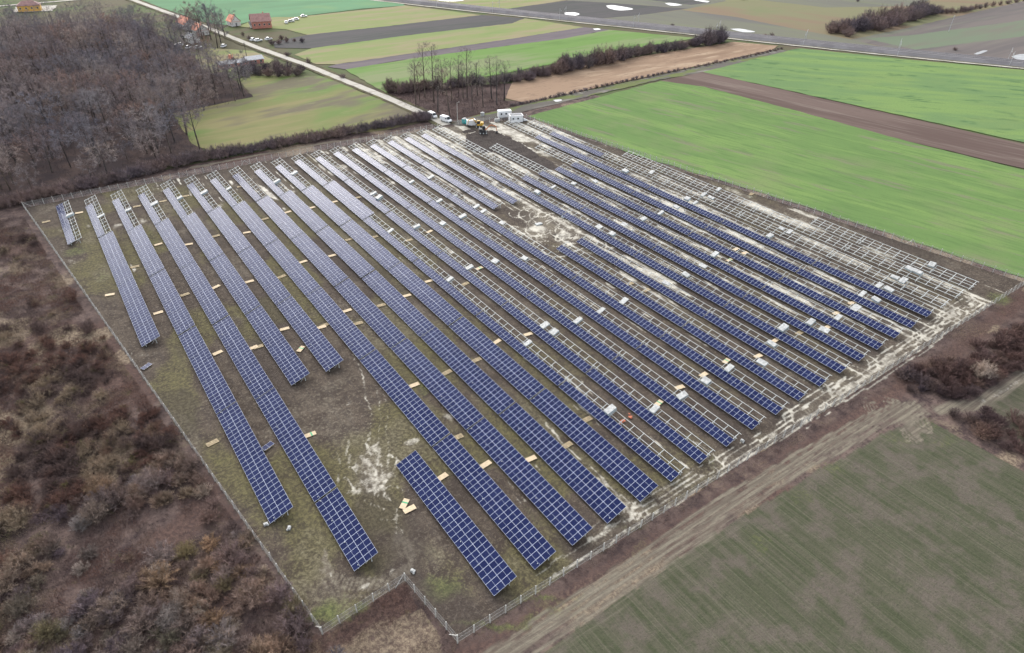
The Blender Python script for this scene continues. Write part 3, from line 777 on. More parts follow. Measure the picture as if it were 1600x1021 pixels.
PUR = (0.42, 1.72, 2.75, 4.05)
me_rafter_e = MB().box((WT / 2, 0, -0.14), (WT - 0.4, 0.12, 0.13)).mesh('rafter', m_galv)
me_rafter = MB().box((WT / 2, 0, -0.14), (WT - 0.5, 0.08, 0.13)).mesh('rafter', m_galv)
_pm = {}


def purlin_mesh(n, over_):
    if (n, over_) not in _pm:
        ln = n * PITCH
        _pm[(n, over_)] = MB().box((0, -ln / 2, -0.035), (0.11 if over_ > 0.4 else 0.075, ln + over_, 0.08)).mesh('purlin', m_galv)
    return _pm[(n, over_)]


me_post_f = MB().box((0, 0, 0.5), (0.12, 0.1, 1.3)).mesh('post', m_galv)
hr = slope(3.3)[1] - 0.15
me_post_r = MB().box((0, 0, hr / 2 - 0.1), (0.12, 0.1, hr + 0.2)).mesh('post', m_galv)
me_brace = MB().bar((0, 0, 0.25), (0.95, 0, hr * 0.82), 0.04).mesh('brace', m_galv)

KIND = {'F': 'fully fitted blue solar table', 'H': 'half fitted blue solar table', 'E': 'bare steel solar frame'}
# (row, first pitch, last pitch, kind, modules left out at the far end)
TABLES = []


def run(row, spec):
    for s_ in spec.split():
        k = s_[0]; a, b = s_[1:].split('-'); a, b = float(a), float(b)
        while a < b - 1e-6:
            e = min(b, math.floor(a + 1 + 1e-6)); TABLES.append((row, a, e, k)); a = e


run(1, 'H0-1'); run(2, 'H0-1 F1-3'); run(3, 'H0-1 F1-5'); run(4, 'H0-1 F1-5 F5-5.5'); run(5, 'H0-1 F1-4'); run(6, 'H0-1 F1-4 F5-6')
for r in (7, 8, 9, 10): run(r, 'H0-1 F1-6')
run(11, 'H0-1 F1-2 H2-6')
for r in (12, 13, 14, 15, 18): run(r, 'H0-6')
for r in (16, 17): run(r, 'H0-2 H2-2.5 H3.5-6')
run(19, 'E0-2 H2-6'); run(20, 'E1-2 H2-6'); run(21, 'H2-6'); run(22, 'E1.3-2 H2-6'); run(23, 'E0.3-1 H1-6'); run(24, 'E0.5-1 H1-2 E2-6'); run(25, 'E2.1-6'); run(26, 'E4.5-6')
MISS = {(r, 0): 5 for r in range(2, 11)}
MISS.update({(r, 0): 4 for r in range(11, 19)}); MISS[(12, 0)] = 5
XROT = Matrix.Rotation(-TILT, 4, 'Y')
place_m = {}
for w in (0.0, ML + 0.02):
    x, z = slope(w); place_m[w] = Matrix.Translation((x, 0, z)) @ XROT
ends_by_row = {}
for row, a, b, k in TABLES: ends_by_row.setdefault(row, []).append(a)
for row, a, b, k in TABLES:
    n = int(round((b - a) * 28))
    order = sorted(ends_by_row[row]).index(a) + 1
    root = empty('solar_table', ((row - 7) * S, (3 - a) * L - 0.12, 0.0))
    root.rotation_euler = (random.gauss(0, 0.0022), random.gauss(0, 0.007), 0)
    lab = KIND[k] + ', ' + ORD[order] + ' from far fence in ' + ORD[row] + ' row from left fence'
    tag(root, lab, 'solar table', 'solar tables standing in rows on the site')
    miss = MISS.get((row, int(a)) if a == int(a) else None, 0)
    y_of = lambda i: -(i + 0.5) * PITCH
    for c, w in enumerate((0.0, ML + 0.02)):
        if k == 'E' or (k == 'H' and c == 1): continue
        for i in range(miss, n):
            o = bpy.data.objects.new('solar_module', me_module); COL.objects.link(o); o.parent = root
            dz = random.gauss(0, 0.003)
            o.matrix_local = Matrix.Translation((0, y_of(i), dz)) @ place_m[w] @ Matrix.Rotation(random.gauss(0, 0.0015), 4, 'X')
    ln = n * PITCH
    for w in PUR:
        x, z = slope(w, -0.01)
        o = bpy.data.objects.new('purlin', purlin_mesh(n, 0.45 if k == 'E' else -0.06 if k == 'F' or w < ML else 0.32)); COL.objects.link(o); o.parent = root
        o.matrix_local = Matrix.Translation((x, 0, z)) @ XROT
    bays = max(2, int(round(ln / 2.7)))
    for i in range(bays + 1):
        if k == 'F' and i % 2 and i not in (0, bays): continue
        y = -0.35 - (ln - 0.7) * i / bays
        o = bpy.data.objects.new('rafter', me_rafter_e if k == 'E' else me_rafter); COL.objects.link(o); o.parent = root
        o.matrix_local = Matrix.Translation((0, y, ZL)) @ XROT
        if i % 2 == 0:
            for me_, w in ((me_post_f, 0.9), (me_post_r, 3.3)):
                o = bpy.data.objects.new('post', me_); COL.objects.link(o); o.parent = root
                o.location = (slope(w)[0], y + 0.1, -0.15)
            o = bpy.data.objects.new('brace', me_brace); COL.objects.link(o); o.parent = root
            o.location = (slope(0.95)[0] + 1.2, y + 0.1, 0.0)

# ------------------------------------------------------------------ fences
m_conc = plain('concrete_post', (0.44, 0.43, 0.4), 0.85, 0.0, 0.15, 2.0)
m_wire = plain('fence_wire', (0.42, 0.42, 0.41), 0.6, 0.2, 0.08)
FH = 1.9
me_fpost = MB().box((0, 0, FH / 2 - 0.1), (0.15, 0.15, FH + 0.5)).mesh('fence_post', m_conc)
me_cpost = MB().box((0, 0, FH / 2), (0.2, 0.2, FH + 0.6)).mesh('corner_post', m_conc)


def fence(a, b, label, spacing=2.75, braces=(), skip_last=False):
    a, b = np.array(a), np.array(b)
    d = b - a; ln = float(np.hypot(*d)); ang = math.atan2(d[1], d[0])
    root = empty('wire_fence', (a[0], a[1], 0.0), ang)
    tag(root, label, 'fence', 'wire fence on concrete posts round the site')
    n = int(round(ln / spacing))
    for i in range(n + (0 if skip_last else 1)):
        o = bpy.data.objects.new('fence_post', me_fpost); COL.objects.link(o); o.parent = root
        o.location = (ln * i / n, random.uniform(-0.03, 0.03), 0)
        o.rotation_euler = (random.gauss(0, 0.025), random.gauss(0, 0.025), 0)
    for bx_, dr in braces:
        mb = MB().bar((bx_ + dr * 1.6, 0.12, 0.0), (bx_, 0.02, FH * 0.95), 0.075)
        mb.build('brace', m_conc, root)
    # chain link: two families of thin diagonal strips, plus three straining wires
    P = 0.16; h = FH - 0.15
    k = np.arange(-h, ln, P)
    q = []
    for sgn in (1, -1):
        xa = np.clip(k, 0, ln); xb = np.clip(k + h, 0, ln)
        za = xa - k; zb = xb - k
        if sgn < 0: za, zb = h - za, h - zb
        wd = 0.007
        y = np.full_like(xa, 0.004 * sgn)
        q.append(np.stack([np.stack([xa - wd, y, za + 0.08], -1), np.stack([xa + wd, y, za + 0.08], -1), np.stack([xb + wd, y, zb + 0.08], -1), np.stack([xb - wd, y, zb + 0.08], -1)], 1))
    q = np.concatenate(q, 0)
    v = q.reshape(-1, 3); f = np.arange(len(v)).reshape(-1, 4)
    me = big_mesh('chain_link', v, f, m_wire)
    tag(link('chain_link', me, root), kind='stuff')
    for z in (0.1, FH / 2, FH - 0.07):
        MB().bar((0, -0.08, z), (ln, -0.08, z), 0.012).build('straining_wire', m_wire, root)
    return root


fence(F_BL, F_TL, 'left wire fence along the brown scrub, seen as one pale line', braces=((0.2, 1),))
fence(F_TL, F_G1, 'far wire fence along the dark hedge by the wood', braces=((0.3, 1), (70, 1), (70, -1)))
fence(F_G2, F_TR, 'short far wire fence between gate and white site cabins')
fence(F_TR, F_BR, 'right wire fence along the bright green wheat field', braces=((62, 1), (62, -1), (118, 1), (118, -1), (165, 1), (165, -1)))
fence(F_BR, F_B1, 'near wire fence along the pale haul track', braces=((0.3, 1), (100, 1), (100, -1)))
fence(F_B1, F_JOG, 'short wire fence climbing from the nearest corner to the notch', braces=((0.2, 1),))
fence(F_JOG, F_BL, 'short wire fence along the dark red bracken patch', braces=((0.2, 1),))

# ------------------------------------------------------------------ bare trees and shrubs
def unit(v): return v / (np.linalg.norm(v) + 1e-9)


def twigs_tri(base, d, ln, w, rs):
    """thin triangles; arrays"""
    r = rs.normal(size=base.shape); s_ = np.cross(d, r); s_ /= np.linalg.norm(s_, axis=1, keepdims=True) + 1e-9
    a = base - s_ * w[:, None] / 2; b = base + s_ * w[:, None] / 2; c = base + d * ln[:, None]
    return np.stack([a, b, c], 1).reshape(-1, 3)


def bare_tree(name, seed, H, r_crown, n_limb=10, first=0.3, up=0.9, twig=1.4, wtw=0.05, dense=1.0, mats=None, trunk_r=0.16):
    rs = np.random.default_rng(seed)
    mb = MB()
    lean = rs.normal(0, 0.02, 2)
    top = np.array((lean[0] * H, lean[1] * H, H * 0.82))
    p1 = np.array((lean[0] * H * .4 + rs.normal(0, .1), lean[1] * H * .4 + rs.normal(0, .1), H * 0.42))
    mb.bar((0, 0, -0.3), p1, trunk_r * 1.15, trunk_r * 0.75, 6); mb.bar(p1, top, trunk_r * 0.75, trunk_r * 0.2, 5)
    tb, td, tl, tw = [], [], [], []
    for i in range(n_limb):
        f = first + (0.95 - first) * (i + rs.random() * 0.7) / n_limb
        h = f * H * 0.82
        o = (p1 * (h / p1[2])) if h < p1[2] else p1 + (top - p1) * ((h - p1[2]) / (top[2] - p1[2]))
        az = i * 2.4 + rs.normal(0, 0.4)
        reach = r_crown * (0.55 + 0.6 * math.sin(PI * min(1, (f - first) / (1.02 - first) * 0.8 + 0.15))) * rs.uniform(0.75, 1.15)
        d = unit(np.array((math.cos(az), math.sin(az), up * rs.uniform(0.7, 1.3))))
        e = o + d * reach
        e[2] = min(e[2], H * 0.97)
        mb.bar(o, e, trunk_r * 0.34 * (1.15 - f), 0.02, 3, cap=False)
        for k in range(int(6 * dense)):
            q = rs.uniform(0.45, 1.0)
            s0 = o + (e - o) * q
            sd_ = unit(d * 0.5 + rs.normal(0, 0.7, 3) + np.array((0, 0, 0.25)))
            sl = reach * rs.uniform(0.22, 0.48)
            s1 = s0 + sd_ * sl
            tb.append(s0); td.append(sd_); tl.append(sl); tw.append(wtw * 1.5)
            for m in range(int(16 * dense)):
                g = rs.uniform(0.3, 1.05)
                tb.append(s0 + (s1 - s0) * g); td.append(unit(sd_ * 0.35 + rs.normal(0, 0.7, 3) + np.array((0, 0, 0.15)))); tl.append(twig * rs.uniform(0.4, 1.0)); tw.append(wtw * rs.uniform(0.7, 1.3))
    for k in range(int(60 * dense)):
        g = rs.uniform(0.5, 1.0)
        tb.append(p1 + (top - p1) * g); td.append(unit(rs.normal(0, 0.6, 3) + np.array((0, 0, 0.7)))); tl.append(twig * rs.uniform(0.5, 1.3)); tw.append(wtw)
    v = twigs_tri(np.array(tb), np.array(td), np.array(tl), np.array(tw), rs)
    tm = mb.mesh('trunk', mats[0])
    cm = big_mesh('crown', v, np.arange(len(v)).reshape(-1, 3), mats[1])
    return tm, cm


def bush(seed, R, H, n_stem=34, n_tw=26, twig=0.6, wtw=0.028, mat=None):
    rs = np.random.default_rng(seed)
    tb, td, tl, tw = [], [], [], []
    for i in range(n_stem):
        az = rs.uniform(0, 2 * PI); rr = R * math.sqrt(rs.random())
        e = np.array((rr * math.cos(az), rr * math.sin(az), H * (1 - 0.55 * (rr / R) ** 2) * rs.uniform(0.6, 1.05)))
        o = e * np.array((0.15, 0.15, 0.0)) + np.array((rs.normal(0, .12 * R), rs.normal(0, .12 * R), -0.1))
        d = unit(e - o)
        ln = np.linalg.norm(e - o)
        tb.append(o); td.append(d); tl.append(ln * 1.05); tw.append(wtw * 2)
        for k in range(n_tw):
            g = rs.uniform(0.3, 1.0)
            tb.append(o + d * ln * g); td.append(unit(d * 0.6 + rs.normal(0, 0.6, 3) + np.array((0, 0, 0.2)))); tl.append(twig * rs.uniform(0.5, 1.25)); tw.append(wtw)
    v = twigs_tri(np.array(tb), np.array(td), np.array(tl), np.array(tw), rs)
    v[:, 2] = np.maximum(v[:, 2], -0.05)
    return big_mesh('shrub', v, np.arange(len(v)).reshape(-1, 3), mat)


m_bark = twig_mat('bark_grey_brown', [(0.06, 0.052, 0.048), (0.11, 0.097, 0.088), (0.075, 0.063, 0.058)])
m_twig_wood = twig_mat('twigs_wood', [(0.19, 0.178, 0.195), (0.29, 0.262, 0.26), (0.22, 0.187, 0.195), (0.34, 0.305, 0.29), (0.17, 0.168, 0.195), (0.28, 0.205, 0.185), (0.265, 0.252, 0.27)], 0.6)
m_twig_pop = twig_mat('twigs_poplar', [(0.2, 0.175, 0.155), (0.26, 0.225, 0.195)])
m_twig_dark = twig_mat('twigs_hedge', [(0.135, 0.112, 0.125), (0.19, 0.155, 0.165), (0.23, 0.18, 0.172), (0.155, 0.135, 0.132)], 0.6)
m_scrub = twig_mat('twigs_scrub', [(0.2, 0.145, 0.138), (0.32, 0.245, 0.185), (0.18, 0.138, 0.15), (0.4, 0.355, 0.3), (0.245, 0.16, 0.125), (0.285, 0.255, 0.255), (0.225, 0.195, 0.11), (0.215, 0.165, 0.168), (0.33, 0.235, 0.155), (0.34, 0.31, 0.29)], 0.5)
m_thick = twig_mat('twigs_thicket', [(0.085, 0.06, 0.062), (0.14, 0.095, 0.09), (0.1, 0.078, 0.085), (0.16, 0.115, 0.1)], 0.55)
m_pale = twig_mat('twigs_pale', [(0.360, 0.307, 0.270), (0.405, 0.352, 0.307)])
m_grass = twig_mat('dry_stems', [(0.15, 0.118, 0.085), (0.16, 0.13, 0.09)])


def scatter(poly, spacing, jit=0.42, rs=None, edge=None):
    xs_ = [p[0] for p in poly]; ys_ = [p[1] for p in poly]
    out_ = []
    yy = min(ys_)
    k = 0
    while yy < max(ys_):
        xx = min(xs_) + (spacing / 2 if k % 2 else 0)
        while xx < max(xs_):
            out_.append((xx + rs.uniform(-jit, jit) * spacing, yy + rs.uniform(-jit, jit) * spacing)); xx += spacing
        yy += spacing * 0.87; k += 1
    A = np.array(out_)
    return A[inside(poly, A[:, 0], A[:, 1])]


def put_tree(name, meshes, x, y, z, s_, rot, label, group, cat='tree', lean=0.0):
    root = empty(name, (x, y, z), rot)
    root.scale = (s_, s_, s_ * random.uniform(0.9, 1.12))
    root.rotation_euler = (random.gauss(0, 0.03) + lean, random.gauss(0, 0.03), rot)
    tag(root, label, cat, group)
    for nm, me in zip(('trunk', 'crown'), meshes): link(nm, me, root)
    return root


def put_bush(me, x, y, z, s_, label, group, sz=None, name='shrub', cat='shrub'):
    o = link(name, me, None, (x, y, z), random.uniform(0, 2 * PI))
    o.scale = (s_ * random.uniform(0.85, 1.2), s_ * random.uniform(0.85, 1.2), (sz or s_) * random.uniform(0.85, 1.15))
    return tag(o, label, cat, group)


rs = np.random.default_rng(11)
CAM = np.array((-38.7, -142.95))
wood_protos = [bare_tree('wood', 20 + i, h, r, nl, fi, up, 1.25, 0.06, de, (m_bark, m_twig_wood), tr) for i, (h, r, nl, fi, up, de, tr) in enumerate((
    (13, 5.4, 13, 0.3, 0.55, 1.25, 0.24), (15, 5.0, 14, 0.35, 0.7, 1.2, 0.26), (11.5, 5.6, 12, 0.25, 0.45, 1.3, 0.22), (16, 4.4, 14, 0.4, 0.9, 1.15, 0.24), (10, 4.6, 11, 0.22, 0.5, 1.25, 0.2), (12.5, 6.0, 14, 0.3, 0.4, 1.3, 0.26)))]
WOOD = [(-133.7,463.4), (-99.1,479.1), (-45.9,454.7), (0.2,449.2), (32.6,429.6), (40.7,351.1), (41.4,290.9), (46.4,255.0), (47.3,231.4), (46.0,190.4), (27.8,180.6), (10.2,175.9), (6.8,158.9), (5.6,134.8), (6.3,125.6), (-10.9,119.0), (-38.5,115.6), (-61.0,111.4), (-93.5,114.2)]
W = scatter(WOOD, 10.2, 0.48, rs)
W = W[np.argsort(np.hypot(W[:, 0] - CAM[0], W[:, 1] - CAM[1]))]
# drop what is far out of the frame to the left
W = np.array([w for w in W if w[0] > -78 + (w[1] - 110) * -0.02])
print('wood trees', len(W))
NEAR_W = 295
hts = (13, 15, 11.5, 16, 10, 12.5)
for i, (x, y) in enumerate(W[:NEAR_W]):
    k, s_ = rs.integers(6), rs.uniform(0.8, 1.45)
    size = 'tall' if hts[k] * s_ > 16 else 'small' if hts[k] * s_ < 12 else 'middling'
    where = ('front ranks behind the far fence' if y < 132 else 'second ranks behind the far fence' if y < 160 else 'middle of the wood' if y < 200 else 'back of the wood before the village')
    side = 'left edge' if x < -45 else 'left half' if x < -18 else 'right half' if x < 12 else 'meadow side'
    put_tree('bare_tree', wood_protos[k], x, y, 0.0, s_, rs.uniform(0, 6.28), '%s bare grey-brown tree, %s, %s' % (size, where, side), 'bare trees of the wood')
# the far part of the wood, one mass
if len(W) > NEAR_W:
    vt, vc = [], []
    for (x, y) in W[NEAR_W:]:
        tm, cm = wood_protos[rs.integers(6)]
        for me, acc in ((tm, vt), (cm, vc)):
            if me is tm: continue
            co = np.empty(len(me.vertices) * 3, np.float32); me.vertices.foreach_get('co', co); co = co.reshape(-1, 3, 3)
            co = co[rs.random(len(co)) < 0.45]
            a = rs.uniform(0, 6.28); sc_ = rs.uniform(0.85, 1.3)
            c = co.copy(); c[..., 0] = (co[..., 0] * math.cos(a) - co[..., 1] * math.sin(a)) * sc_ + x; c[..., 1] = (co[..., 0] * math.sin(a) + co[..., 1] * math.cos(a)) * sc_ + y; c[..., 2] *= sc_
            acc.append(c.reshape(-1, 3))
        hh = rs.uniform(9, 12)
        b0 = np.array([[x - 0.35, y, 0], [x + 0.35, y, 0], [x, y, hh]], float); b1 = np.array([[x, y - 0.35, 0], [x, y + 0.35, 0], [x, y, hh]], float)
        vc.append(b0); vc.append(b1)
    v = np.concatenate(vc)
    tag(link('far_wood', big_mesh('far_wood', v, np.arange(len(v)).reshape(-1, 3), m_twig_wood)), 'grey-brown far part of the bare wood merging into one mass', 'wood', kind='stuff')


def brush(name, poly, n, h, wtw, mat, label, zoff=0.0, ground=False, spread=0.7):
    """low brushwood nobody could count"""
    xs_ = np.array([p[0] for p in poly]); ys_ = np.array([p[1] for p in poly])
    px = rs.uniform(xs_.min(), xs_.max(), n * 3); py = rs.uniform(ys_.min(), ys_.max(), n * 3)
    ok = inside(poly, px, py); px, py = px[ok][:n], py[ok][:n]
    clump = fbm(px * 0.22, py * 0.22)
    keep = rs.random(len(px)) < sstep(0.28, 0.55, clump) + 0.2
    px, py, clump = px[keep], py[keep], clump[keep]
    b = np.stack([px, py, np.full(len(px), zoff - 0.05)], -1)
    d = rs.normal(0, spread, (len(px), 3)); d[:, 2] = np.abs(d[:, 2]) + 0.5; d /= np.linalg.norm(d, axis=1, keepdims=True)
    ln = h * rs.uniform(0.4, 1.2, len(px)) * (0.5 + clump)
    v = twigs_tri(b, d, ln, np.full(len(px), wtw), rs)
    return tag(link(name, big_mesh(name, v, np.arange(len(v)).reshape(-1, 3), mat)), label, 'undergrowth', kind='stuff')


m_under = land('brushwood', (0.065, 0.049, 0.05), [((0.11, 0.08, 0.07), 0.1, 0, 1, 0.4, 0.6, 1.0), ((0.035, 0.027, 0.029), 0.3, 0, 1, 0.48, 0.66, 0.85)])
sheet('wood_floor', WOOD, land('leaf_litter', (0.04, 0.031, 0.032), [((0.07, 0.05, 0.045), 0.1, 0, 1, 0.4, 0.6, 0.9), ((0.035, 0.028, 0.03), 0.3, 0, 1, 0.5, 0.7, 0.8)]), 0.025, 1.0)
brush('undergrowth', WOOD, 45000, 1.6, 0.09, m_under, 'brown brushwood covering the floor of the wood')
brush('undergrowth', [(102.9,160.4), (117.1,162.6), (163.8,143.0), (144.9,117.2), (150.7,108.2), (102.6,104.5), (101.2,132.9)], 12000, 1.7, 0.08, m_under, 'brown brushwood under the tall poplars')

# the hedge of shrubs along the far fence
hedge_p = [bush(60 + i, 2.2, 3.0, 30, 26, 0.9, 0.05, m_twig_dark) for i in range(4)]
hl = [(0.8,115.9), (13.5,114.8), (28.3,114.4), (43.7,113.3), (60.2,112.8), (77.7,112.3), (93.1,111.8), (100.1,111.6)]
hd = curve(hl, 9)
for i, p in enumerate(hd):
    for o in range(2):
        q = (p[0] + rs.normal(0, 0.6), p[1] + (o * 2.2 - 0.3) + rs.normal(0, 0.6))
        put_bush(hedge_p[rs.integers(4)], q[0], q[1], 0, rs.uniform(0.95, 1.5), 'dark bare hedge shrub between meadow and far fence, %s row, %s' % (('front', 'back')[o], ('by the wood', 'left stretch', 'middle stretch', 'right stretch', 'gate end')[min(4, i * 5 // len(hd))]), 'hedge shrubs along the far fence', name='hedge_shrub')
wl = curve([(-64.6,106.8), (-50.5,108.1), (-33.4,109.5), (-16.6,112.2), (-0.7,114.5)], 9)
for i, p in enumerate(wl):
    for o in range(2):
        put_bush(hedge_p[rs.integers(4)], p[0] + rs.normal(0, 1), p[1] + o * 2.5 + rs.normal(0, 0.7), 0, rs.uniform(0.9, 1.5), 'dark brown shrub at the wood edge, %s row, %s' % (('front', 'back')[o], ('far left', 'left stretch', 'middle', 'right stretch by the meadow')[min(3, i * 4 // len(wl))]), 'shrubs at the wood edge by the far fence', name='edge_shrub')

# tall bare poplars beside the gate
pop = [bare_tree('poplar', 90 + i, h, 4.4, 16, 0.36, 1.25, 1.7, 0.05, 0.8, (m_bark, m_twig_pop), 0.3) for i, h in enumerate((23, 20, 26))]
for i, (x, y) in enumerate([(110.9,140.5), (106.2,135.9), (114.5,133.0), (108.3,118.7), (125.4,143.1), (110.0,110.7), (123.4,131.1), (130.4,131.8), (132.0,130.8), (126.6,117.7), (130.9,114.8), (141.5,123.3), (138.1,113.9), (145.5,118.1), (115.7,144.0), (138.7,131.8), (133.1,140.9)]):
    put_tree('poplar_tree', pop[i % 3], x, y, 0.0, rs.uniform(0.82, 1.08), rs.uniform(0, 6.28), 'tall bare poplar, ' + ORD[sorted(range(17), key=lambda k_: [656, 650, 678, 684, 692, 703, 706, 724, 730, 738, 755, 768, 776, 788, 664, 746, 716][k_]).index(i) + 1] + ' from the village road, in brown brushwood', 'tall poplars beside the gate')
# the thick hedge between wheat and reed field
_tk = MB().bar((0, 0, -0.2), (0.1, 0.05, 3.2), 0.2, 0.08, 5).bar((0, 0, 0.8), (0.9, 0.4, 3.0), 0.1, 0.04, 4).bar((0, 0, 0.9), (-0.8, 0.5, 3.1), 0.1, 0.04, 4).mesh('trunk', m_bark)
thick = [(_tk, bush(120 + i, r, h, 70, 30, 1.0, 0.085, m_twig_dark)) for i, (r, h) in enumerate(((4.0, 5.6), (3.6, 4.6), (3.8, 6.6)))]
for i, p in enumerate(curve([(104.6,158.0), (117.0,155.5), (133.7,151.9), (152.4,150.3), (169.0,144.3), (185.5,143.2), (202.1,144.2), (216.4,147.2), (236.2,147.3), (259.5,149.9), (283.2,151.3), (307.0,151.6), (328.7,151.6), (351.8,149.1)], 5)):
    u = i / 65.0
    s_ = 0.85 + 0.5 * math.exp(-((u - 0.58) / 0.13) ** 2) + 0.55 * math.exp(-((u - 0.97) / 0.06) ** 2)
    for o in range(2):
        put_tree('hedge_tree', thick[rs.integers(3)], p[0] + rs.normal(0, 2.2), p[1] + rs.normal(0, 1.6) + o * 3.0, 0.0, s_ * rs.uniform(0.65, 1.3), rs.uniform(0, 6.28), 'dark bushy tree in the thick hedge above the reed field, %s, %s' % (('front rank', 'back rank')[o], ('behind the poplars', 'left stretch', 'tall middle stretch', 'right stretch', 'railway end')[min(4, int(u * 5))]), 'trees of the thick hedge')
low_b = [bush(200 + i, 1.2, 1.5, 24, 20, 0.6, 0.05, m_twig_dark) for i in range(3)]
for p in curve([(143.1,108.2), (166.7,108.4), (202.8,110.5), (242.4,111.8), (285.8,112.3), (321.9,112.7), (365.6,115.0)], 10):
    put_bush(low_b[rs.integers(3)], p[0] + rs.normal(0, .3), p[1] + rs.normal(0, .3), 0.0, rs.uniform(1.0, 1.6), 'low dark shrub in the strip below the reed field, %s' % ('near the cabins' if p[0] < 190 else 'middle stretch' if p[0] < 280 else 'railway end'), 'low shrubs below the reed field', name='low_shrub', sz=rs.uniform(0.8, 1.1))
# clump and hedge beyond the railway
for (x, y) in scatter([(441.1,135.5), (480.2,134.6), (608.0,145.0), (609.3,129.4), (562.7,122.5), (484.8,114.4), (435.0,112.6)], 8.0, 0.4, rs):
    put_tree('clump_tree', thick[rs.integers(3)], x, y, 0.0, rs.uniform(1.2, 1.9), rs.uniform(0, 6.28), 'grey bare tree in the clump beyond the railway, %s' % ('left end' if x < 415 else 'left half' if x < 455 else 'right half' if x < 500 else 'right end'), 'trees of the clump beyond the railway')
for (x, y) in curve([(595.2,130.6), (624.2,120.5), (661.4,121.0), (749.5,119.0), (869.0,116.7)], 6):
    put_tree('hedge_tree', thick[rs.integers(3)], x, y, 0.0, rs.uniform(0.6, 0.9), rs.uniform(0, 6.28), 'dark tree in the hedge beyond the clump and the railway', 'hedge trees beyond the railway')
for k, ((x, y), lb) in enumerate(zip([(461.9,50.4), (389.4,145.9), (391.5,142.1), (363.0,208.8), (641.9,164.8), (602.2,200.8), (516.5,263.7), (89.7,264.5), (94.1,242.7), (96.5,200.0)],
                                 ('lone brown shrub beside the railway, near the long puddle', 'left of two small shrubs on the railway verge', 'right of two small shrubs on the railway verge', 'small shrub on the railway verge beyond the thick hedge',
                                  'small dark shrub in the pale field right of the clump', 'small dark shrub behind the grey clump', 'small dark shrub on the field edge by the top puddle', 'small shrub by the road below the red house', 'lone young tree beside the village road', 'dark shrub at the roadside by the violet strip'))):
    put_bush(low_b[k % 3], x, y, 0.0, rs.uniform(1.4, 2.0), lb, None, name='lone_shrub')
# village trees and garden shrubs
for k, (x, y) in enumerate([(48.7,346.2), (51.9,334.9), (60.4,343.7), (64.2,336.6), (67.3,325.3), (74.2,340.0), (70.9,362.2), (60.1,348.7), (52.5,343.8), (61.0,309.3), (53.6,307.5), (45.8,325.2), (50.2,318.1), (43.4,340.1), (43.7,354.0)]):
    put_tree('village_tree', wood_protos[k % 6], x, y, 0.0, rs.uniform(1.1, 1.5), rs.uniform(0, 6.28), 'tall bare tree in front of the orange village roofs', 'trees before the orange roofs')
for k, (x, y) in enumerate([(61.2,229.0), (65.0,224.9), (68.9,220.9), (73.6,219.4), (78.4,218.0), (54.0,233.6), (60.0,239.6), (67.6,238.1), (72.6,235.0), (77.0,228.8), (82.4,223.7), (61.0,234.0)]):
    put_tree('orchard_tree', thick[k % 3], x, y, 0.0, rs.uniform(0.85, 1.2), rs.uniform(0, 6.28), 'dark shrubby tree below the long shed, %s in the clump' % ('foremost rank' if k < 6 else 'rear rank'), 'dark trees by the long shed')
for k, (x, y) in enumerate([(92.3,300.8), (96.7,300.3), (102.8,303.4), (107.6,302.7), (102.7,312.8), (85.3,338.1), (85.2,323.6), (111.1,298.2)]):
    put_tree('garden_tree', thick[k % 3], x, y, 0.0, rs.uniform(0.4, 0.65), rs.uniform(0, 6.28), 'small garden tree by the village road near the red house', 'garden trees near the red house')

# scrub at the left, outside the fence
sc_p = [bush(300 + i, r, h, ns, nt, tw, wd, m_scrub) for i, (r, h, ns, nt, tw, wd) in enumerate(((1.7, 1.9, 60, 34, 0.5, 0.035), (2.2, 2.5, 70, 36, 0.6, 0.035), (1.3, 1.2, 50, 30, 0.42, 0.032), (1.6, 1.6, 56, 32, 0.48, 0.034), (1.9, 3.2, 56, 40, 0.7, 0.035), (1.1, 0.9, 44, 28, 0.36, 0.03)))]
SCRUB = [(-109.6,93.1), (-63.1,102.9), (-55.6,96.2), (-48.3,31.5), (-42.0,-12.4), (-38.2,-42.8), (-34.4,-68.1), (-32.2,-86.9), (-26.1,-104.6), (-85.1,-77.7), (-107.5,10.5)]
Q = scatter(SCRUB, 2.45, 0.45, rs)
dn = fbm(Q[:, 0] * 0.07 + 11, Q[:, 1] * 0.07 + 5)
near = sstep(30, -25, Q[:, 1])
Q = Q[rs.random(len(Q)) < (0.04 + 0.96 * near) * sstep(0.22, 0.5, dn) + 0.03]
Q = Q[(Q[:, 0] > -73) & (Q[:, 1] > -108)]
Q = Q[np.argsort(np.hypot(Q[:, 0] - CAM[0], Q[:, 1] - CAM[1]))]
print('scrub', len(Q))
m_cover2 = m_scrub
far_v = []
for i, (x, y) in enumerate(Q):
    k = rs.choice(6, p=(0.24, 0.15, 0.2, 0.18, 0.11, 0.12))
    if i < 298:
        sz_ = ('broad', 'large', 'low', 'rounded', 'tall', 'tiny')[k]; lb = '%s bare shrub in the left scrub, %s, %s' % (sz_, 'nearest stretch' if y < -75 else 'near stretch' if y < -50 else 'middle stretch' if y < -20 else 'far stretch', 'beside the fence' if x > -48 else 'some way off the fence' if x > -60 else 'at the far left')
        put_bush(sc_p[k], x, y, ground_z(x, y) - 0.05, rs.uniform(0.75, 1.4), lb, 'scrub shrubs left of the site', name='scrub_shrub')
    else:
        me = sc_p[k]
        co = np.empty(len(me.vertices) * 3, np.float32); me.vertices.foreach_get('co', co)
        co = co.reshape(-1, 3) * rs.uniform(0.7, 1.2); co[:, 0] += x; co[:, 1] += y
        far_v.append(co)
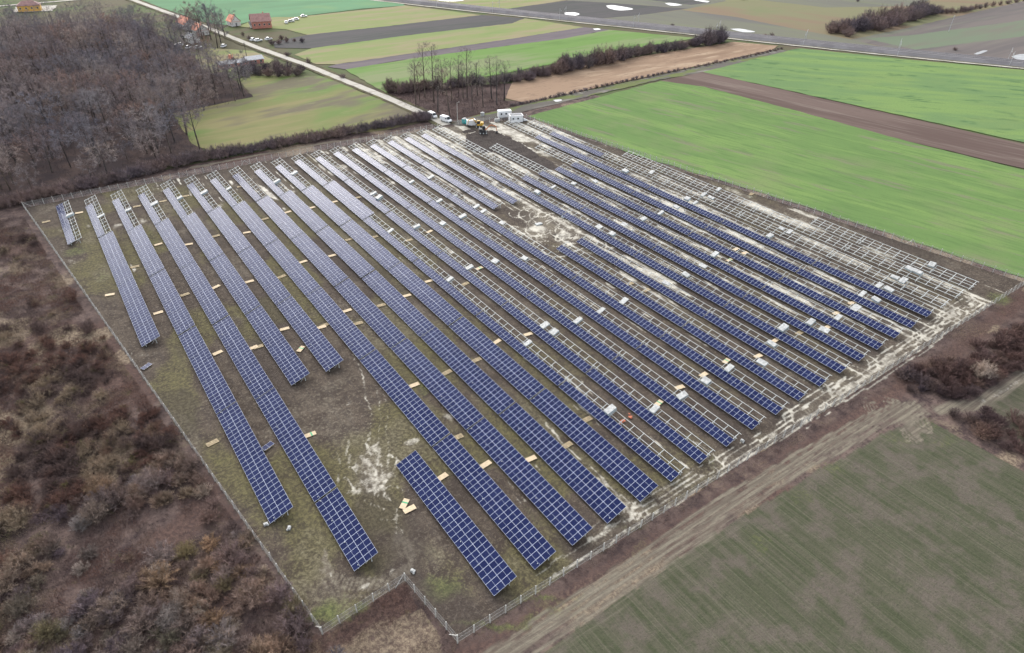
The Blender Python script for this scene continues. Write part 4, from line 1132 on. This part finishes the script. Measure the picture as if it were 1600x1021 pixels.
m_cover = land('scrub_cover', (0.14, 0.1, 0.09), [((0.32, 0.25, 0.178), 0.08, 0, 1, 0.47, 0.58, 0.95), ((0.165, 0.094, 0.075), 0.05, 0.5, 1, 0.48, 0.58, 0.9), ((0.06, 0.045, 0.045), 0.6, 0, 1, 0.48, 0.62, 0.8), ((0.17, 0.16, 0.07), 0.3, 0.5, 1, 0.6, 0.68, 0.7)])
if far_v:
    v = np.concatenate(far_v)
    tag(link('scrub_mass', big_mesh('scrub_mass', v, np.arange(len(v)).reshape(-1, 3), m_cover)), 'farther brown scrub along the left fence merging into one mass', 'scrub', kind='stuff')
CLIP = [(-71.3,102.9), (-55.6,96.2), (-48.3,31.5), (-42.0,-12.4), (-38.2,-42.8), (-34.4,-68.1), (-32.2,-86.9), (-26.1,-104.6), (-73.2,-69.3)]
brush('ground_cover', CLIP, 260000, 0.7, 0.045, m_cover, 'brown ground cover of the scrub left of the fence')
brush('ground_cover', [F_BL, F_JOG, F_B1, (-21.10, -104.27), (-39.95, -90.91)], 22000, 0.45, 0.03, m_cover, 'rust brown bracken outside the notch of the fence')
brush('ground_cover', [F_B1, F_BR, (160.15, -111.60), (110.40, -111.45), (89.11, -106.56), (67.65, -104.94), (33.34, -102.94), (4.56, -101.90), (-12.27, -101.89)], 42000, 0.26, 0.03, m_cover, 'dry brown weeds between near fence and farm track')
# shrubs at the right edge
R1 = [(95.0,-104.9), (103.1,-106.4), (114.1,-109.8), (142.7,-112.2), (159.4,-114.8), (142.4,-123.3), (122.5,-119.9), (106.8,-118.4), (96.0,-115.4), (91.6,-110.8)]
R2 = [(92.2,-118.4), (99.1,-120.4), (103.6,-127.1), (102.8,-136.3), (91.4,-140.1), (92.2,-131.4), (90.1,-125.4)]
th_p = [bush(340 + i, r, h, 60, 34, 0.5, 0.036, m_thick) for i, (r, h) in enumerate(((1.8, 2.0), (2.2, 2.6), (1.5, 1.5)))]
for P_, lb, gp in ((R1, 'dark brown shrub in the thicket beyond the near fence', 'shrubs of the right thicket'), (R2, 'dark purple-brown shrub in the clump beside the sown field', 'shrubs of the right clump')):
    for (x, y) in scatter(P_, 2.7, 0.45, rs):
        kk = rs.integers(3)
        put_bush(th_p[kk], x, y, ground_z(x, y), rs.uniform(0.8, 1.3), ('broad ', 'large ', 'low ')[kk] + lb + (', near end' if x < 98 else ', middle' if x < 118 else ', far end'), gp, name='thicket_shrub')
x, y = (110.59, -115.71)
put_bush(bush(400, 2.6, 4.2, 60, 60, 0.9, 0.035, m_pale), x, y, 0, 1.05, 'large pale beige bare shrub in the dark thicket at right', None, name='pale_shrub')

# ------------------------------------------------------------------ pallets, module stacks and other things lying about
m_wood = plain('pallet_wood', (0.40, 0.32, 0.20), 0.85, 0.0, 0.2, 3.0)
m_card = plain('pale_cardboard', (0.50, 0.40, 0.27), 0.85, 0.0, 0.1, 3.0)
m_white = plain('white_wrap', (0.38, 0.385, 0.375), 0.6, 0.0, 0.2, 1.6)
m_side = plain('module_edges', (0.36, 0.42, 0.44), 0.5, 0.0, 0.1, 2.0)
m_strap = plain('green_strap', (0.05, 0.30, 0.14), 0.6)
m_cards = plain('red_cover', (0.42, 0.13, 0.07), 0.7)
me_deck = MB().box((0, 0, 0), (2.25, 0.15, 0.024)).mesh('deck_board', m_wood)
me_bear = MB().box((0, 0, 0), (0.1, 1.15, 0.11)).mesh('bearer', m_wood)
me_sheet = MB().box((0, 0, 0), (2.2, 1.08, 0.03)).mesh('cardboard_sheet', m_card)
me_strap = MB().box((0, 0, 0), (0.3, 1.1, 0.012)).mesh('strap', m_strap)
used = {}


def row_words(x):
    """where a thing stands among the rows"""
    i = min(26, max(0, int(math.floor(x / S + 7.0))))
    return i


def pallet(x, y, rot, style, label):
    root = empty('pallet', (x, y, max(0.0, ground_z(x, y)) + 0.0), rot)
    tag(root, label, 'pallet', 'wooden module pallets left between the rows')
    for bx_ in (-0.95, 0, 0.95):
        o = link('bearer', me_bear, root, (bx_, 0, 0.055))
    if style != 'sheet':
        for k in range(5): o = link('deck_board', me_deck, root, (0, -0.48 + 0.24 * k, 0.122))
    if style in ('sheet', 'green'):
        link('cardboard_sheet', me_sheet, root, (0, 0, 0.15 if style == 'green' else 0.127))
    if style == 'green': link('strap', me_strap, root, (0.25, 0, 0.172))
    return root


lists = {'wood': [(-33.0,41.8), (-24.9,52.2), (-17.6,47.3), (-9.6,48.3), (-25.2,19.0), (-17.6,18.4), (-32.6,13.9), (-9.5,16.2), (-1.3,45.4), (-43.1,29.8), (-50.1,87.4), (6.4,51.7), (14.0,52.6), (21.6,51.5), (29.5,51.7), (14.3,17.3), (6.2,18.5), (-1.6,13.9), (22.3,23.8), (30.1,-10.7), (21.8,-13.8), (14.3,-14.2), (6.2,-11.6), (6.1,-18.3), (-1.0,-14.5), (-25.1,-11.1), (-17.9,-13.7), (-33.7,-39.5), (-9.4,-10.5), (-16.8,-14.0), (-1.9,-14.8), (29.7,-43.7), (22.0,-46.8), (14.2,-46.8), (6.2,-46.5), (6.2,-74.1), (-2.0,-72.1), (5.6,-65.1), (29.7,-75.8), (21.8,-79.0), (13.9,-77.8), (37.5,-45.5), (52.7,-79.7), (60.3,-79.8), (76.0,-82.5), (29.3,21.1), (36.9,13.4), (44.8,14.9), (37.5,-17.4), (37.6,50.6), (99.7,-85.0), (92.0,-82.5), (84.8,-81.0), (107.5,-82.7), (115.3,-82.3), (74.1,-42.5), (75.5,-47.4), (114.5,-49.1), (114.3,-46.1), (152.0,-23.0), (-10.3,-75.1), (-40.9,89.0), (-25.0,84.1), (-17.1,83.7), (-10.0,83.9), (7.6,81.9)],
         'green': [(-9.1,-20.4), (-17.6,-48.1), (45.1,-12.6), (45.2,-80.7), (-10.5,-73.6), (68.4,-79.5), (107.3,-49.3)]}
pl = [(x, y, 'wood') for x, y in lists['wood']] + [(x, y, 'green') for x, y in lists['green']]
cnt = {}
pl.sort(key=lambda p: (row_words(p[0]), -p[1]))
for x, y, s_ in pl:
    i = row_words(x); cnt[i] = cnt.get(i, 0) + 1
    u = x / S + 7 - i
    if 0.03 < u < 0.55 and 1 <= i <= 23: x = (i - 7 + 0.70) * S     # lie in the lane, beside the table
    st_ = 'sheet' if (s_ == 'wood' and random.random() < 0.6) else s_
    what = {'sheet': 'pale board-covered pallet', 'wood': 'slatted wooden pallet', 'green': 'pallet with green strap'}[st_]
    pallet(x, y, random.gauss(0.0, 0.12) + (0.75 if (s_ == 'green' and i == 5) else 0.0), st_, '%s, %s from far fence in lane right of the %s row' % (what, ORD[min(30, cnt[i])], ORD[max(1, i)]))

stk = [(-43.2,84.0), (-34.5,78.7), (-27.5,78.8), (-19.6,79.3), (-11.9,79.0), (-4.4,79.3), (3.7,78.4), (19.2,74.7), (26.8,79.6), (34.2,19.3), (41.8,16.8), (41.9,47.2), (42.5,42.7), (56.8,48.9), (49.9,14.5), (64.4,49.1), (34.2,-15.3), (41.8,-12.9), (50.0,-14.1), (58.2,15.2), (65.1,19.3), (64.8,15.0), (34.2,-50.0), (41.5,-50.1), (34.0,-77.8), (41.6,-82.6), (49.3,-83.0), (57.1,-82.7), (64.8,-82.7), (72.5,-85.6), (57.1,-17.4), (81.3,-49.6), (65.1,-49.5), (57.3,-49.5), (49.6,-49.7), (43.6,-46.5), (87.9,-49.6), (96.2,-48.9), (103.3,-46.6), (103.4,-18.2), (95.5,-17.5), (87.8,-14.4), (88.9,-20.4), (118.8,-17.9), (110.8,-18.3), (95.6,17.7), (103.2,16.0), (110.0,13.2), (126.0,14.0), (126.1,-15.7), (126.4,-19.1), (133.8,-16.2), (142.7,-16.2), (133.5,8.3), (87.3,16.7), (96.0,-82.6), (88.2,-80.2), (80.8,-82.6), (103.7,-85.1), (111.8,-85.2), (126.7,-82.7), (127.5,-85.4), (119.7,-82.5), (120.7,-86.2), (96.3,-82.5), (97.4,-86.2), (135.4,-82.9), (135.1,-85.2), (142.9,-83.0), (143.2,-85.1), (150.7,-85.3), (134.4,-47.1), (134.3,-49.9), (126.5,-48.4), (133.8,-19.4), (86.2,0.0), (75.9,0.2), (61.9,4.7), (58.8,29.9), (65.1,33.3)]
me_stack = {}
cnt = {}
rowtab = {}
for row, a, b, k in TABLES: rowtab.setdefault(row, []).append((a, b, k))
stk.sort(key=lambda p: (row_words(p[0]), -p[1]))
for x, y in stk:
    i = row_words(x); cnt[i] = cnt.get(i, 0) + 1
    j = 3 - y / L
    on = any(a + 0.05 <= j <= b - 0.05 and k in 'HE' for a, b, k in rowtab.get(i, []))
    th = random.choice((0.16, 0.24, 0.36, 0.5))
    key = (th, on)
    if key not in me_stack:
        mb = MB().box((0, 0, th / 2), (2.18, 1.12, th), mi=1)
        mb2 = MB().box((0, 0, th + 0.012), (2.22, 1.16, 0.02))
        me_stack[key] = (mb.v and MB().box((0, 0, th / 2), (2.18, 1.12, th)).mesh('module_pile', m_side), mb2.mesh('cover_sheet', m_white), MB().box((0, 0, th / 2), (0.06, 1.135, th + 0.03)).mesh('strap', m_white))
    lab = 'white-topped stack of modules %s the %s row, %s from far fence' % ('on the open frame of' if on else 'beside', ORD[max(1, i)], ORD[cnt[i]])
    if on:
        w = 3.25; px_, pz_ = slope(w, 0.03)
        root = empty('module_stack', (0, 0, 0))
        root.matrix_world = Matrix.Translation(((i - 7) * S + px_, y, pz_)) @ XROT @ Matrix.Rotation(random.gauss(0, 0.1) + random.choice((0, 0, PI / 2)), 4, 'Z') @ Matrix.Diagonal((random.uniform(0.8, 1.1), random.uniform(0.9, 1.5), random.uniform(0.8, 1.5), 1))
    else:
        root = empty('module_stack', (x, y, max(0, ground_z(x, y)) + 0.0), random.gauss(0, 0.2))
    tag(root, lab, 'module stack', 'module stacks on the half built rows')
    a_, b_, c_ = me_stack[key]
    link('module_pile', a_, root); link('cover_sheet', b_, root)
    for sx in (-0.6, 0.6): link('strap', c_, root, (sx, 0, 0))

# single things: a module on the ground, a stack under row three, red covers, cable drums
x, y = (-39.29, -7.44); r_ = empty('loose_module', (x, y, 0.25), 0.5); tag(r_, 'single loose module lying on the grass beside the left fence', 'solar module')
link('solar_module', me_module, r_, (-1.1, 0, 0)); MB().box((0, 0, -0.12), (1.6, 0.8, 0.24)).build('pallet_base', m_wood, r_)
x, y = (-25.36, -46.64); r_ = empty('loose_module', (x, y, 0.35), 0.35); tag(r_, 'blue module lying on a crate right of the third row', 'solar module')
link('solar_module', me_module, r_, (-1.1, 0, 0)); MB().box((0, 0, -0.18), (1.9, 0.9, 0.34)).build('crate_base', m_card, r_)
for (x, y), lb in zip([(35.0,-80.4), (37.4,-80.3)], ('red-brown cover heap beside the eleventh row', 'red-brown and white heap of wrapping beside the twelfth row')):
    mb = MB()
    for k in range(7): mb.box((random.gauss(0, .5), random.gauss(0, .35), 0.1 + 0.07 * k), (random.uniform(.5, 1.1), random.uniform(.4, .8), 0.08), random.uniform(0, 3))
    o_ = tag(mb.build('cover_heap', m_cards, None, (x, y, 0.02), 0.3), lb, 'heap'); o_.scale = (0.65, 0.65, 0.7)
for (x, y), lb in zip([(-31.5,-64.1), (-28.6,-67.1), (-15.6,-86.1), (2.1,-3.8), (0.1,118.0), (50.6,-97.8)], ('small white sack at the foot of the third row', 'small pale stone right of the third row end', 'pale lump of concrete at the fence notch', 'white sack in the lane right of the fourth row', 'white bag by the far fence', 'white bag at the near end of the fourteenth row')):
    mb = MB(); mb.box((0, 0, 0.16), (0.7, 0.5, 0.34), 0.3).box((0.1, 0.05, 0.38), (0.45, 0.35, 0.14), 0.7).box((-0.3, 0.1, 0.1), (0.3, 0.4, 0.2), 1.0)
    tag(mb.build('sack', m_white, None, (x, y, 0.0), random.uniform(0, 3)), lb, 'sack')

# ------------------------------------------------------------------ gate yard: cabins, vehicles, machines
m_cab = plain('cabin_white', (0.66, 0.67, 0.68), 0.5, 0.0, 0.05)
m_roofg = plain('cabin_roof_grey', (0.16, 0.16, 0.17), 0.7)
m_dark = plain('dark_glass', (0.03, 0.035, 0.04), 0.15, 0.0, 0.1)
m_tyre = plain('tyre_rubber', (0.025, 0.025, 0.026), 0.8)
m_yel = plain('machine_yellow', (0.55, 0.33, 0.05), 0.5)
m_black = plain('machine_black', (0.035, 0.034, 0.036), 0.6)
m_orange = plain('machine_orange', (0.5, 0.2, 0.09), 0.55)
m_teal = plain('teal_plastic', (0.03, 0.36, 0.36), 0.5)
m_vanw = plain('van_white', (0.68, 0.69, 0.70), 0.3, 0.0, 0.03)


def cabin(c, rot, lx, ly, h, label, grey_roof, ramp=False):
    root = empty('site_cabin', (c[0], c[1], 0.15), rot)
    tag(root, label, 'cabin')
    MB().box((0, 0, h / 2), (lx, ly, h)).build('wall', m_cab, root)
    r = MB().box((0, 0, h + 0.05), (lx + 0.1, ly + 0.1, 0.1)).build('roof', m_cab, root)
    if grey_roof: MB().box((0, 0, h + 0.11), (lx - 0.7, ly - 0.7, 0.04)).build('roof_felt', m_roofg, r)
    for k in range(int(lx // 2.2)):
        w = MB().box((-lx / 2 + 1.3 + 2.2 * k, -ly / 2 - 0.02, h * 0.58), (0.9, 0.06, 0.9)).build('window', m_cab, root)
        MB().box((-lx / 2 + 1.3 + 2.2 * k, -ly / 2 - 0.055, h * 0.58), (0.74, 0.03, 0.74)).build('pane', m_dark, w)
    d = MB().box((lx / 2 + 0.02, 0.2, 1.0), (0.06, 0.9, 2.0)).build('door', m_roofg, root)
    for cx in (-lx / 2 + 0.1, lx / 2 - 0.1):
        for cy in (-ly / 2 + 0.1, ly / 2 - 0.1): MB().box((cx, cy, h / 2), (0.22, 0.22, h - 0.04)).build('corner_post', m_roofg if grey_roof else m_cab, root)
    if ramp:
        MB().prism([(lx / 2 + 0.1, 0.0), (lx / 2 + 2.6, 0.0), (lx / 2 + 0.1, 1.3)], -0.7, 0.7).build('ramp', m_cab, root)
    return root


cabin((130.24, 96.35), -0.35, 6.0, 2.6, 2.8, 'long white site cabin at the far corner, left of the grey-roofed one', False)
cabin((130.81, 88.17), -0.35, 6.0, 3.6, 2.8, 'white site cabin with flat grey roof and ramp at the far corner', True, True)


def wheel(parent, x, y, r=0.34, w=0.24):
    t_ = MB().bar((x, y - w / 2, r), (x, y + w / 2, r), r, r, 12).build('wheel', m_tyre, parent)
    MB().bar((x, y - w / 2 - 0.01, r), (x, y + w / 2 + 0.01, r), r * 0.55, r * 0.55, 8).build('rim', m_galv, t_)


def van(c, rot, label, s_=1.0, box_h=2.2):
    root = empty('parked_van', (c[0], c[1], 0.18), rot)
    root.scale = (s_,) * 3
    tag(root, label, 'van', 'white vans at the gate')
    prof = [(-2.6, 0.35), (2.45, 0.35), (2.6, 0.55), (2.55, 1.0), (1.75, 1.25), (1.05, box_h), (-2.5, box_h), (-2.6, box_h - 0.15)]
    mb = MB().prism(prof, -0.95, 0.95); mb.build('body', m_vanw, root)
    MB().prism([(1.80, 1.27), (1.86, 1.29), (1.20, box_h - 0.09), (1.12, box_h - 0.12)], -0.8, 0.8).build('windscreen', m_dark, root)
    for sy in (-0.965, 0.965):
        MB().box((0.95, sy, 1.62), (0.8, 0.03, 0.5)).build('side_window', m_dark, root)
        MB().box((2.56, sy * 0.75, 0.75), (0.1, 0.3, 0.2)).build('headlight', m_galv, root)
    for wx_ in (-1.6, 1.65):
        for wy_ in (-0.85, 0.85): wheel(root, wx_, wy_)
    return root


ra = dir_angle(ROAD[-3], ROAD[-2])
van((102.48, 113.36), ra, 'white van on the road, farther one before the gate')
van((104.24, 104.48), ra + 0.15, 'white van standing right at the gate', 1.1)
van((111.33, 93.41), -0.3, 'white van beside the teal tank in the yard', 1.05, 2.5)
# teal tank with white lid
r_ = empty('tank', (*(110.18, 98.43), 0.05), 0.2); tag(r_, 'teal plastic tank with white lid by the gate pole', 'tank')
MB().bar((0, 0, 0), (0, 0, 2.0), 1.15, 1.15, 16).build('body', m_teal, r_)
MB().bar((0, 0, 2.0), (0, 0, 2.35), 1.15, 0.5, 16).build('lid', m_white, r_)
for k in range(8): MB().box((1.16 * math.cos(k * PI / 4), 1.16 * math.sin(k * PI / 4), 1.0), (0.08, 0.12, 1.9), k * PI / 4).build('rib', m_teal, r_)
# gate pole
x, y = (108.52, 101.67); r_ = empty('lamp_pole', (x, y, 0)); tag(r_, 'thin pale pole standing at the gate', 'pole')
MB().bar((0, 0, 0), (0, 0, 8.5), 0.13, 0.08, 6).build('shaft', m_conc, r_); MB().bar((0, 0, 8.4), (0.9, 0, 8.6), 0.05).build('arm', m_conc, r_); MB().box((1.0, 0, 8.58), (0.5, 0.2, 0.1)).build('lamp_head', m_galv, r_)


def excavator(c, rot, label, cm, boom_mat, reach=1.0):
    root = empty('excavator', (c[0], c[1], 0.05), rot)
    tag(root, label, 'excavator')
    for sy in (-1.0, 1.0):
        tr = MB().prism([(-1.7, 0.25), (-1.4, 0.0), (1.4, 0.0), (1.7, 0.25), (1.7, 0.6), (1.4, 0.85), (-1.4, 0.85), (-1.7, 0.6)], sy - 0.28, sy + 0.28).build('track', m_black, root)
        for wx_ in (-1.3, 0, 1.3): MB().bar((wx_, sy - 0.3, 0.42), (wx_, sy + 0.3, 0.42), 0.3, 0.3, 8).build('roller', m_galv, tr)
    MB().box((-0.35, 0, 1.3), (2.7, 2.3, 0.7)).build('upper_body', cm, root)
    MB().prism([(-1.9, 1.65), (-0.5, 1.65), (-0.6, 2.15), (-1.8, 2.1)], -1.1, 1.1).build('engine_cover', cm, root)
    cb = MB().prism([(-0.3, 1.65), (1.05, 1.65), (1.0, 2.3), (0.7, 2.95), (-0.3, 2.95)], 0.1, 1.1).build('cab', m_black, root)
    MB().box((0.3, 0.6, 3.0), (1.2, 1.1, 0.1)).build('cab_roof', cm, cb)
    MB().bar((0.9, -0.3, 1.6), (2.7 * reach, -0.3, 3.6), 0.28, 0.24).bar((2.7 * reach, -0.3, 3.6), (4.6 * reach, -0.3, 3.1), 0.24, 0.18).build('boom', boom_mat, root)
    MB().bar((4.6 * reach, -0.3, 3.3), (5.1 * reach, -0.3, 1.0), 0.18, 0.13).build('arm', boom_mat, root)
    MB().prism([(4.8 * reach, 1.0), (5.4 * reach, 1.0), (5.3 * reach, 0.3), (4.7 * reach, 0.15), (4.45 * reach, 0.5)], -0.75, 0.15).build('bucket', m_black, root)
    return root


excavator((112.72, 90.40), 2.6, 'yellow excavator standing beside the white van in the yard', m_yel, m_yel)
excavator((109.42, 82.39), -0.5, 'dark excavator with orange arm on the dug earth', m_black, m_orange, 1.15)
x, y = (123.84, 92.73)
tag(MB().box((0, 0, 0.5), (2.4, 1.2, 1.0)).box((0, 0, 1.03), (2.5, 1.3, 0.06)).box((0.6, 0, 1.2), (0.7, 0.9, 0.3)).build('tool_box', m_white, None, (x, y, 0.1), -0.4), 'white tool box on the frames before the site cabins', 'tool box')
x, y = (122.98, 103.37)
tag(MB().bar((0, 0, 0), (0, 0, 1.3), 0.9, 0.9, 12).bar((0, 0, 1.3), (0, 0, 1.55), 0.9, 0.35, 12).build('water_tank', m_white, None, (x, y, 0.1)), 'small white round tank at the far fence', 'tank')

# ------------------------------------------------------------------ village houses
m_plas = plain('white_plaster', (0.6, 0.6, 0.58), 0.8, 0.0, 0.06)
m_ochre = plain('ochre_plaster', (0.62, 0.36, 0.09), 0.8, 0.0, 0.06)
m_brick = plain('red_brick', (0.44, 0.19, 0.145), 0.85, 0.0, 0.12, 0.8)
m_tile = plain('red_roof_tile', (0.33, 0.19, 0.17), 0.8, 0.0, 0.12, 0.6)
m_tileb = plain('brown_roof_tile', (0.26, 0.15, 0.14), 0.8, 0.0, 0.1, 0.6)
m_tileo = plain('orange_roof_tile', (0.62, 0.25, 0.16), 0.8, 0.0, 0.15, 0.6)
m_shed = plain('grey_sheet_roof', (0.30, 0.31, 0.33), 0.5, 0.0, 0.1)


def house(c, rot, lx, ly, h, rh, label, wall_m, roof_m, nwin=3, hip=False, chim=True, name='village_house', cat='house'):
    root = empty(name, (c[0], c[1], 0.05), rot)
    tag(root, label, cat)
    MB().prism([(-ly / 2, 0), (ly / 2, 0), (ly / 2, h), (0, h + (0 if hip else rh)), (-ly / 2, h)], -lx / 2, lx / 2).build('wall', wall_m, root).rotation_euler = (0, 0, PI / 2)
    ov = 0.45; inset = ly / 2 if hip else 0.0
    mb = MB(); e = h - 0.1
    mb.v = [(-lx / 2 - ov, -ly / 2 - ov, e), (lx / 2 + ov, -ly / 2 - ov, e), (lx / 2 + ov, ly / 2 + ov, e), (-lx / 2 - ov, ly / 2 + ov, e), (-lx / 2 - ov + inset, 0, h + rh + 0.15), (lx / 2 + ov - inset, 0, h + rh + 0.15),
            (-lx / 2 - ov, -ly / 2 - ov, e - 0.18), (lx / 2 + ov, -ly / 2 - ov, e - 0.18), (lx / 2 + ov, ly / 2 + ov, e - 0.18), (-lx / 2 - ov, ly / 2 + ov, e - 0.18)]
    mb.f = [(0, 1, 5, 4), (2, 3, 4, 5), (0, 6, 7, 1), (2, 8, 9, 3)]
    if hip: mb.f += [(1, 2, 5), (3, 0, 4)]
    else: mb.f += [(1, 2, 8, 7), (3, 0, 6, 9)]
    mb.m = [0] * len(mb.f)
    rf = mb.build('roof', roof_m, root)
    if chim: MB().box((lx * 0.2, ly * 0.12, h + rh + 0.2), (0.6, 0.6, 1.5)).build('chimney', m_brick, rf)
    for sy in (-1, 1):
        for k in range(nwin):
            x_ = -lx / 2 + lx * (k + 0.5) / nwin
            w = MB().box((x_, sy * (ly / 2 + 0.02), h * 0.55), (1.2, 0.08, 1.3)).build('window', m_plas, root)
            MB().box((x_, sy * (ly / 2 + 0.065), h * 0.55), (1.0, 0.03, 1.1)).build('pane', m_dark, w)
    MB().box((lx / 2 + 0.02, 0, 1.05), (0.08, 1.0, 2.1)).build('door', m_roofg, root)
    return root


rv = dir_angle(ROAD[1], ROAD[4])
house((-23.30, 516.52), dir_angle((-30.37, 524.10), (-15.20, 521.96)), 15, 9, 4.2, 2.8, 'ochre house with brown hipped roof behind the wood', m_ochre, m_tileb, 4, True, False)
house((104.95, 360.14), dir_angle((101.53, 362.22), (114.50, 359.90)), 13, 9.5, 4.6, 4.2, 'red brick house with red tiled roof by the teal wheat', m_brick, m_tile, 4)
house((100.78, 362.68), dir_angle((101.53, 362.22), (114.50, 359.90)), 6, 5, 2.6, 1.2, 'small dark-roofed outbuilding left of the red brick house', m_plas, m_roofg, 2, chim=False, name='outbuilding')
house((90.74, 377.15), rv, 8.5, 6.5, 3.2, 3.6, 'small white house with bright red roof left of the brick house', m_plas, m_tileo, 2)
house((61.10, 384.10), rv, 15, 9, 3.6, 3.4, 'orange roofed house nearest the bend behind the bare trees', m_plas, m_tileo, 4)
house((62.90, 356.88), rv, 10, 8, 3.4, 3.2, 'orange roofed house next to the road behind the bare trees', m_plas, m_tileo, 3)
house((52.59, 334.44), rv, 9, 6, 3.0, 2.2, 'low white outbuilding below the orange roofed houses', m_plas, m_shed, 3, chim=False, name='outbuilding')
house((67.40, 257.67), dir_angle((47.99, 260.98), (69.77, 261.71)), 9.5, 6.5, 2.6, 1.3, 'higher end of the long shed with light grey roof', m_brick, m_shed, 3, chim=False, name='shed', cat='shed')
house((56.19, 257.56), dir_angle((47.99, 260.98), (69.77, 261.71)), 17, 5.5, 2.0, 1.1, 'long low shed with grey roof and orange brick walls', m_tileo, m_shed, 5, chim=False, name='shed', cat='shed')
# parked cars and farm machines near the village


def car(c, rot, label, m, s_=1.0):
    root = empty('parked_car', (c[0], c[1], 0.1), rot); root.scale = (s_,) * 3
    tag(root, label, 'car')
    MB().prism([(-2.1, 0.3), (2.1, 0.3), (2.15, 0.75), (1.1, 0.95), (-1.9, 0.98), (-2.15, 0.8)], -0.85, 0.85).build('body', m, root)
    MB().prism([(-1.8, 0.97), (1.0, 0.95), (0.35, 1.45), (-1.3, 1.48)], -0.75, 0.75).build('windows', m_dark, root)
    MB().prism([(-1.3, 1.47), (0.35, 1.44), (0.3, 1.5), (-1.25, 1.53)], -0.72, 0.72).build('roof', m, root)
    for wx_ in (-1.35, 1.35):
        for wy_ in (-0.75, 0.75): wheel(root, wx_, wy_, 0.32, 0.2)


for k, ((x, y), lb) in enumerate(zip([(124.4,365.3), (129.2,368.3), (134.7,374.0), (144.7,383.5), (42.5,327.3), (45.7,316.7), (50.6,313.6), (64.8,309.1), (86.0,318.4), (88.2,314.7), (95.0,315.2), (50.3,349.9)],
        ('white car in the yard, nearest the red house', 'silver car in the middle of the red house yard', 'white car at the field side of the red house yard', 'white car alone on the grass right of the red house',
         'white car under the trees, leftmost below the orange roofs', 'white car under the trees below the outbuilding', 'light car under the trees right of the outbuilding', 'white car parked alone at the roadside trees',
         'white trailer-like car by the road below the red house', 'white car by the road in the garden trees', 'white car right of the garden trees', 'light car between orange roofs and outbuilding'))):
    car((x, y), random.uniform(0, 3), lb, m_vanw if k not in (1, 6, 11) else m_galv, 1.15)
x, y = (59.12, 274.07); mb = MB(); mb.box((0, 0, 0.8), (2.6, 1.4, 1.0)).box((-0.6, 0, 1.9), (1.1, 1.2, 1.3)).bar((1.2, 0, 1.0), (2.2, 0, 2.6), 0.2)
tag(mb.build('tractor', m_tileo, None, (x, y, 0.1), 0.6), 'small rust red tractor on the grass above the long shed', 'tractor')
x, y = (68.37, 274.00)
r_ = empty('power_pole', (x, y, 0.2)); tag(r_, 'dark wooden pole beside the long shed', 'pole'); MB().bar((0, 0, 0), (0, 0, 8), 0.16, 0.11, 6).build('shaft', m_black, r_); MB().box((0, 0, 7.6), (1.6, 0.12, 0.12)).build('cross_arm', m_black, r_)

# ------------------------------------------------------------------ catenary masts along the railway
m_mast = plain('mast_grey', (0.36, 0.37, 0.38), 0.6, 0.0, 0.05)


def mast(c, rot, side, label):
    root = empty('railway_mast', (c[0], c[1], 0.2), rot)
    tag(root, label, 'mast', 'masts along the railway')
    MB().bar((0, 0, -0.3), (0, 0, 8.2), 0.13, 0.1, 6).build('shaft', m_mast, root)
    MB().bar((0, 0, 6.0), (0, side * 3.2, 6.4), 0.07).bar((0, 0, 7.6), (0, side * 3.0, 6.5), 0.05).build('bracket', m_mast, root)
    MB().bar((0, side * 3.0, 5.6), (0, side * 3.0, 6.6), 0.08).build('insulator', m_mast, root)


ra_ = dir_angle(RAIL[1], RAIL[6])
nd = np.array((-math.sin(ra_), math.cos(ra_)))
masts = [(259.5,374.0), (284.0,326.8), (310.6,274.2), (338.4,222.4), (367.2,170.0), (392.4,116.8), (417.9,65.9), (450.4,13.9)]
for i, p in enumerate(masts):
    for sgn, w_ in ((-1, 'near'), (1, 'far')):
        q = np.array(p) + nd * sgn * 6.0
        mast(q, ra_, -sgn, 'pale railway mast on the %s side of the tracks, %s pair from the left' % (w_, ORD[i + 1]))
x, y = (525.30, 84.00); r_ = empty('power_pole', (x, y, 0.2)); tag(r_, 'pale pole standing in the mauve field beyond the railway', 'pole'); MB().bar((0, 0, 0), (0, 0, 11), 0.2, 0.14, 6).build('shaft', m_mast, r_); MB().box((0, 0, 10.4), (2.4, 0.15, 0.15)).build('cross_arm', m_mast, r_)
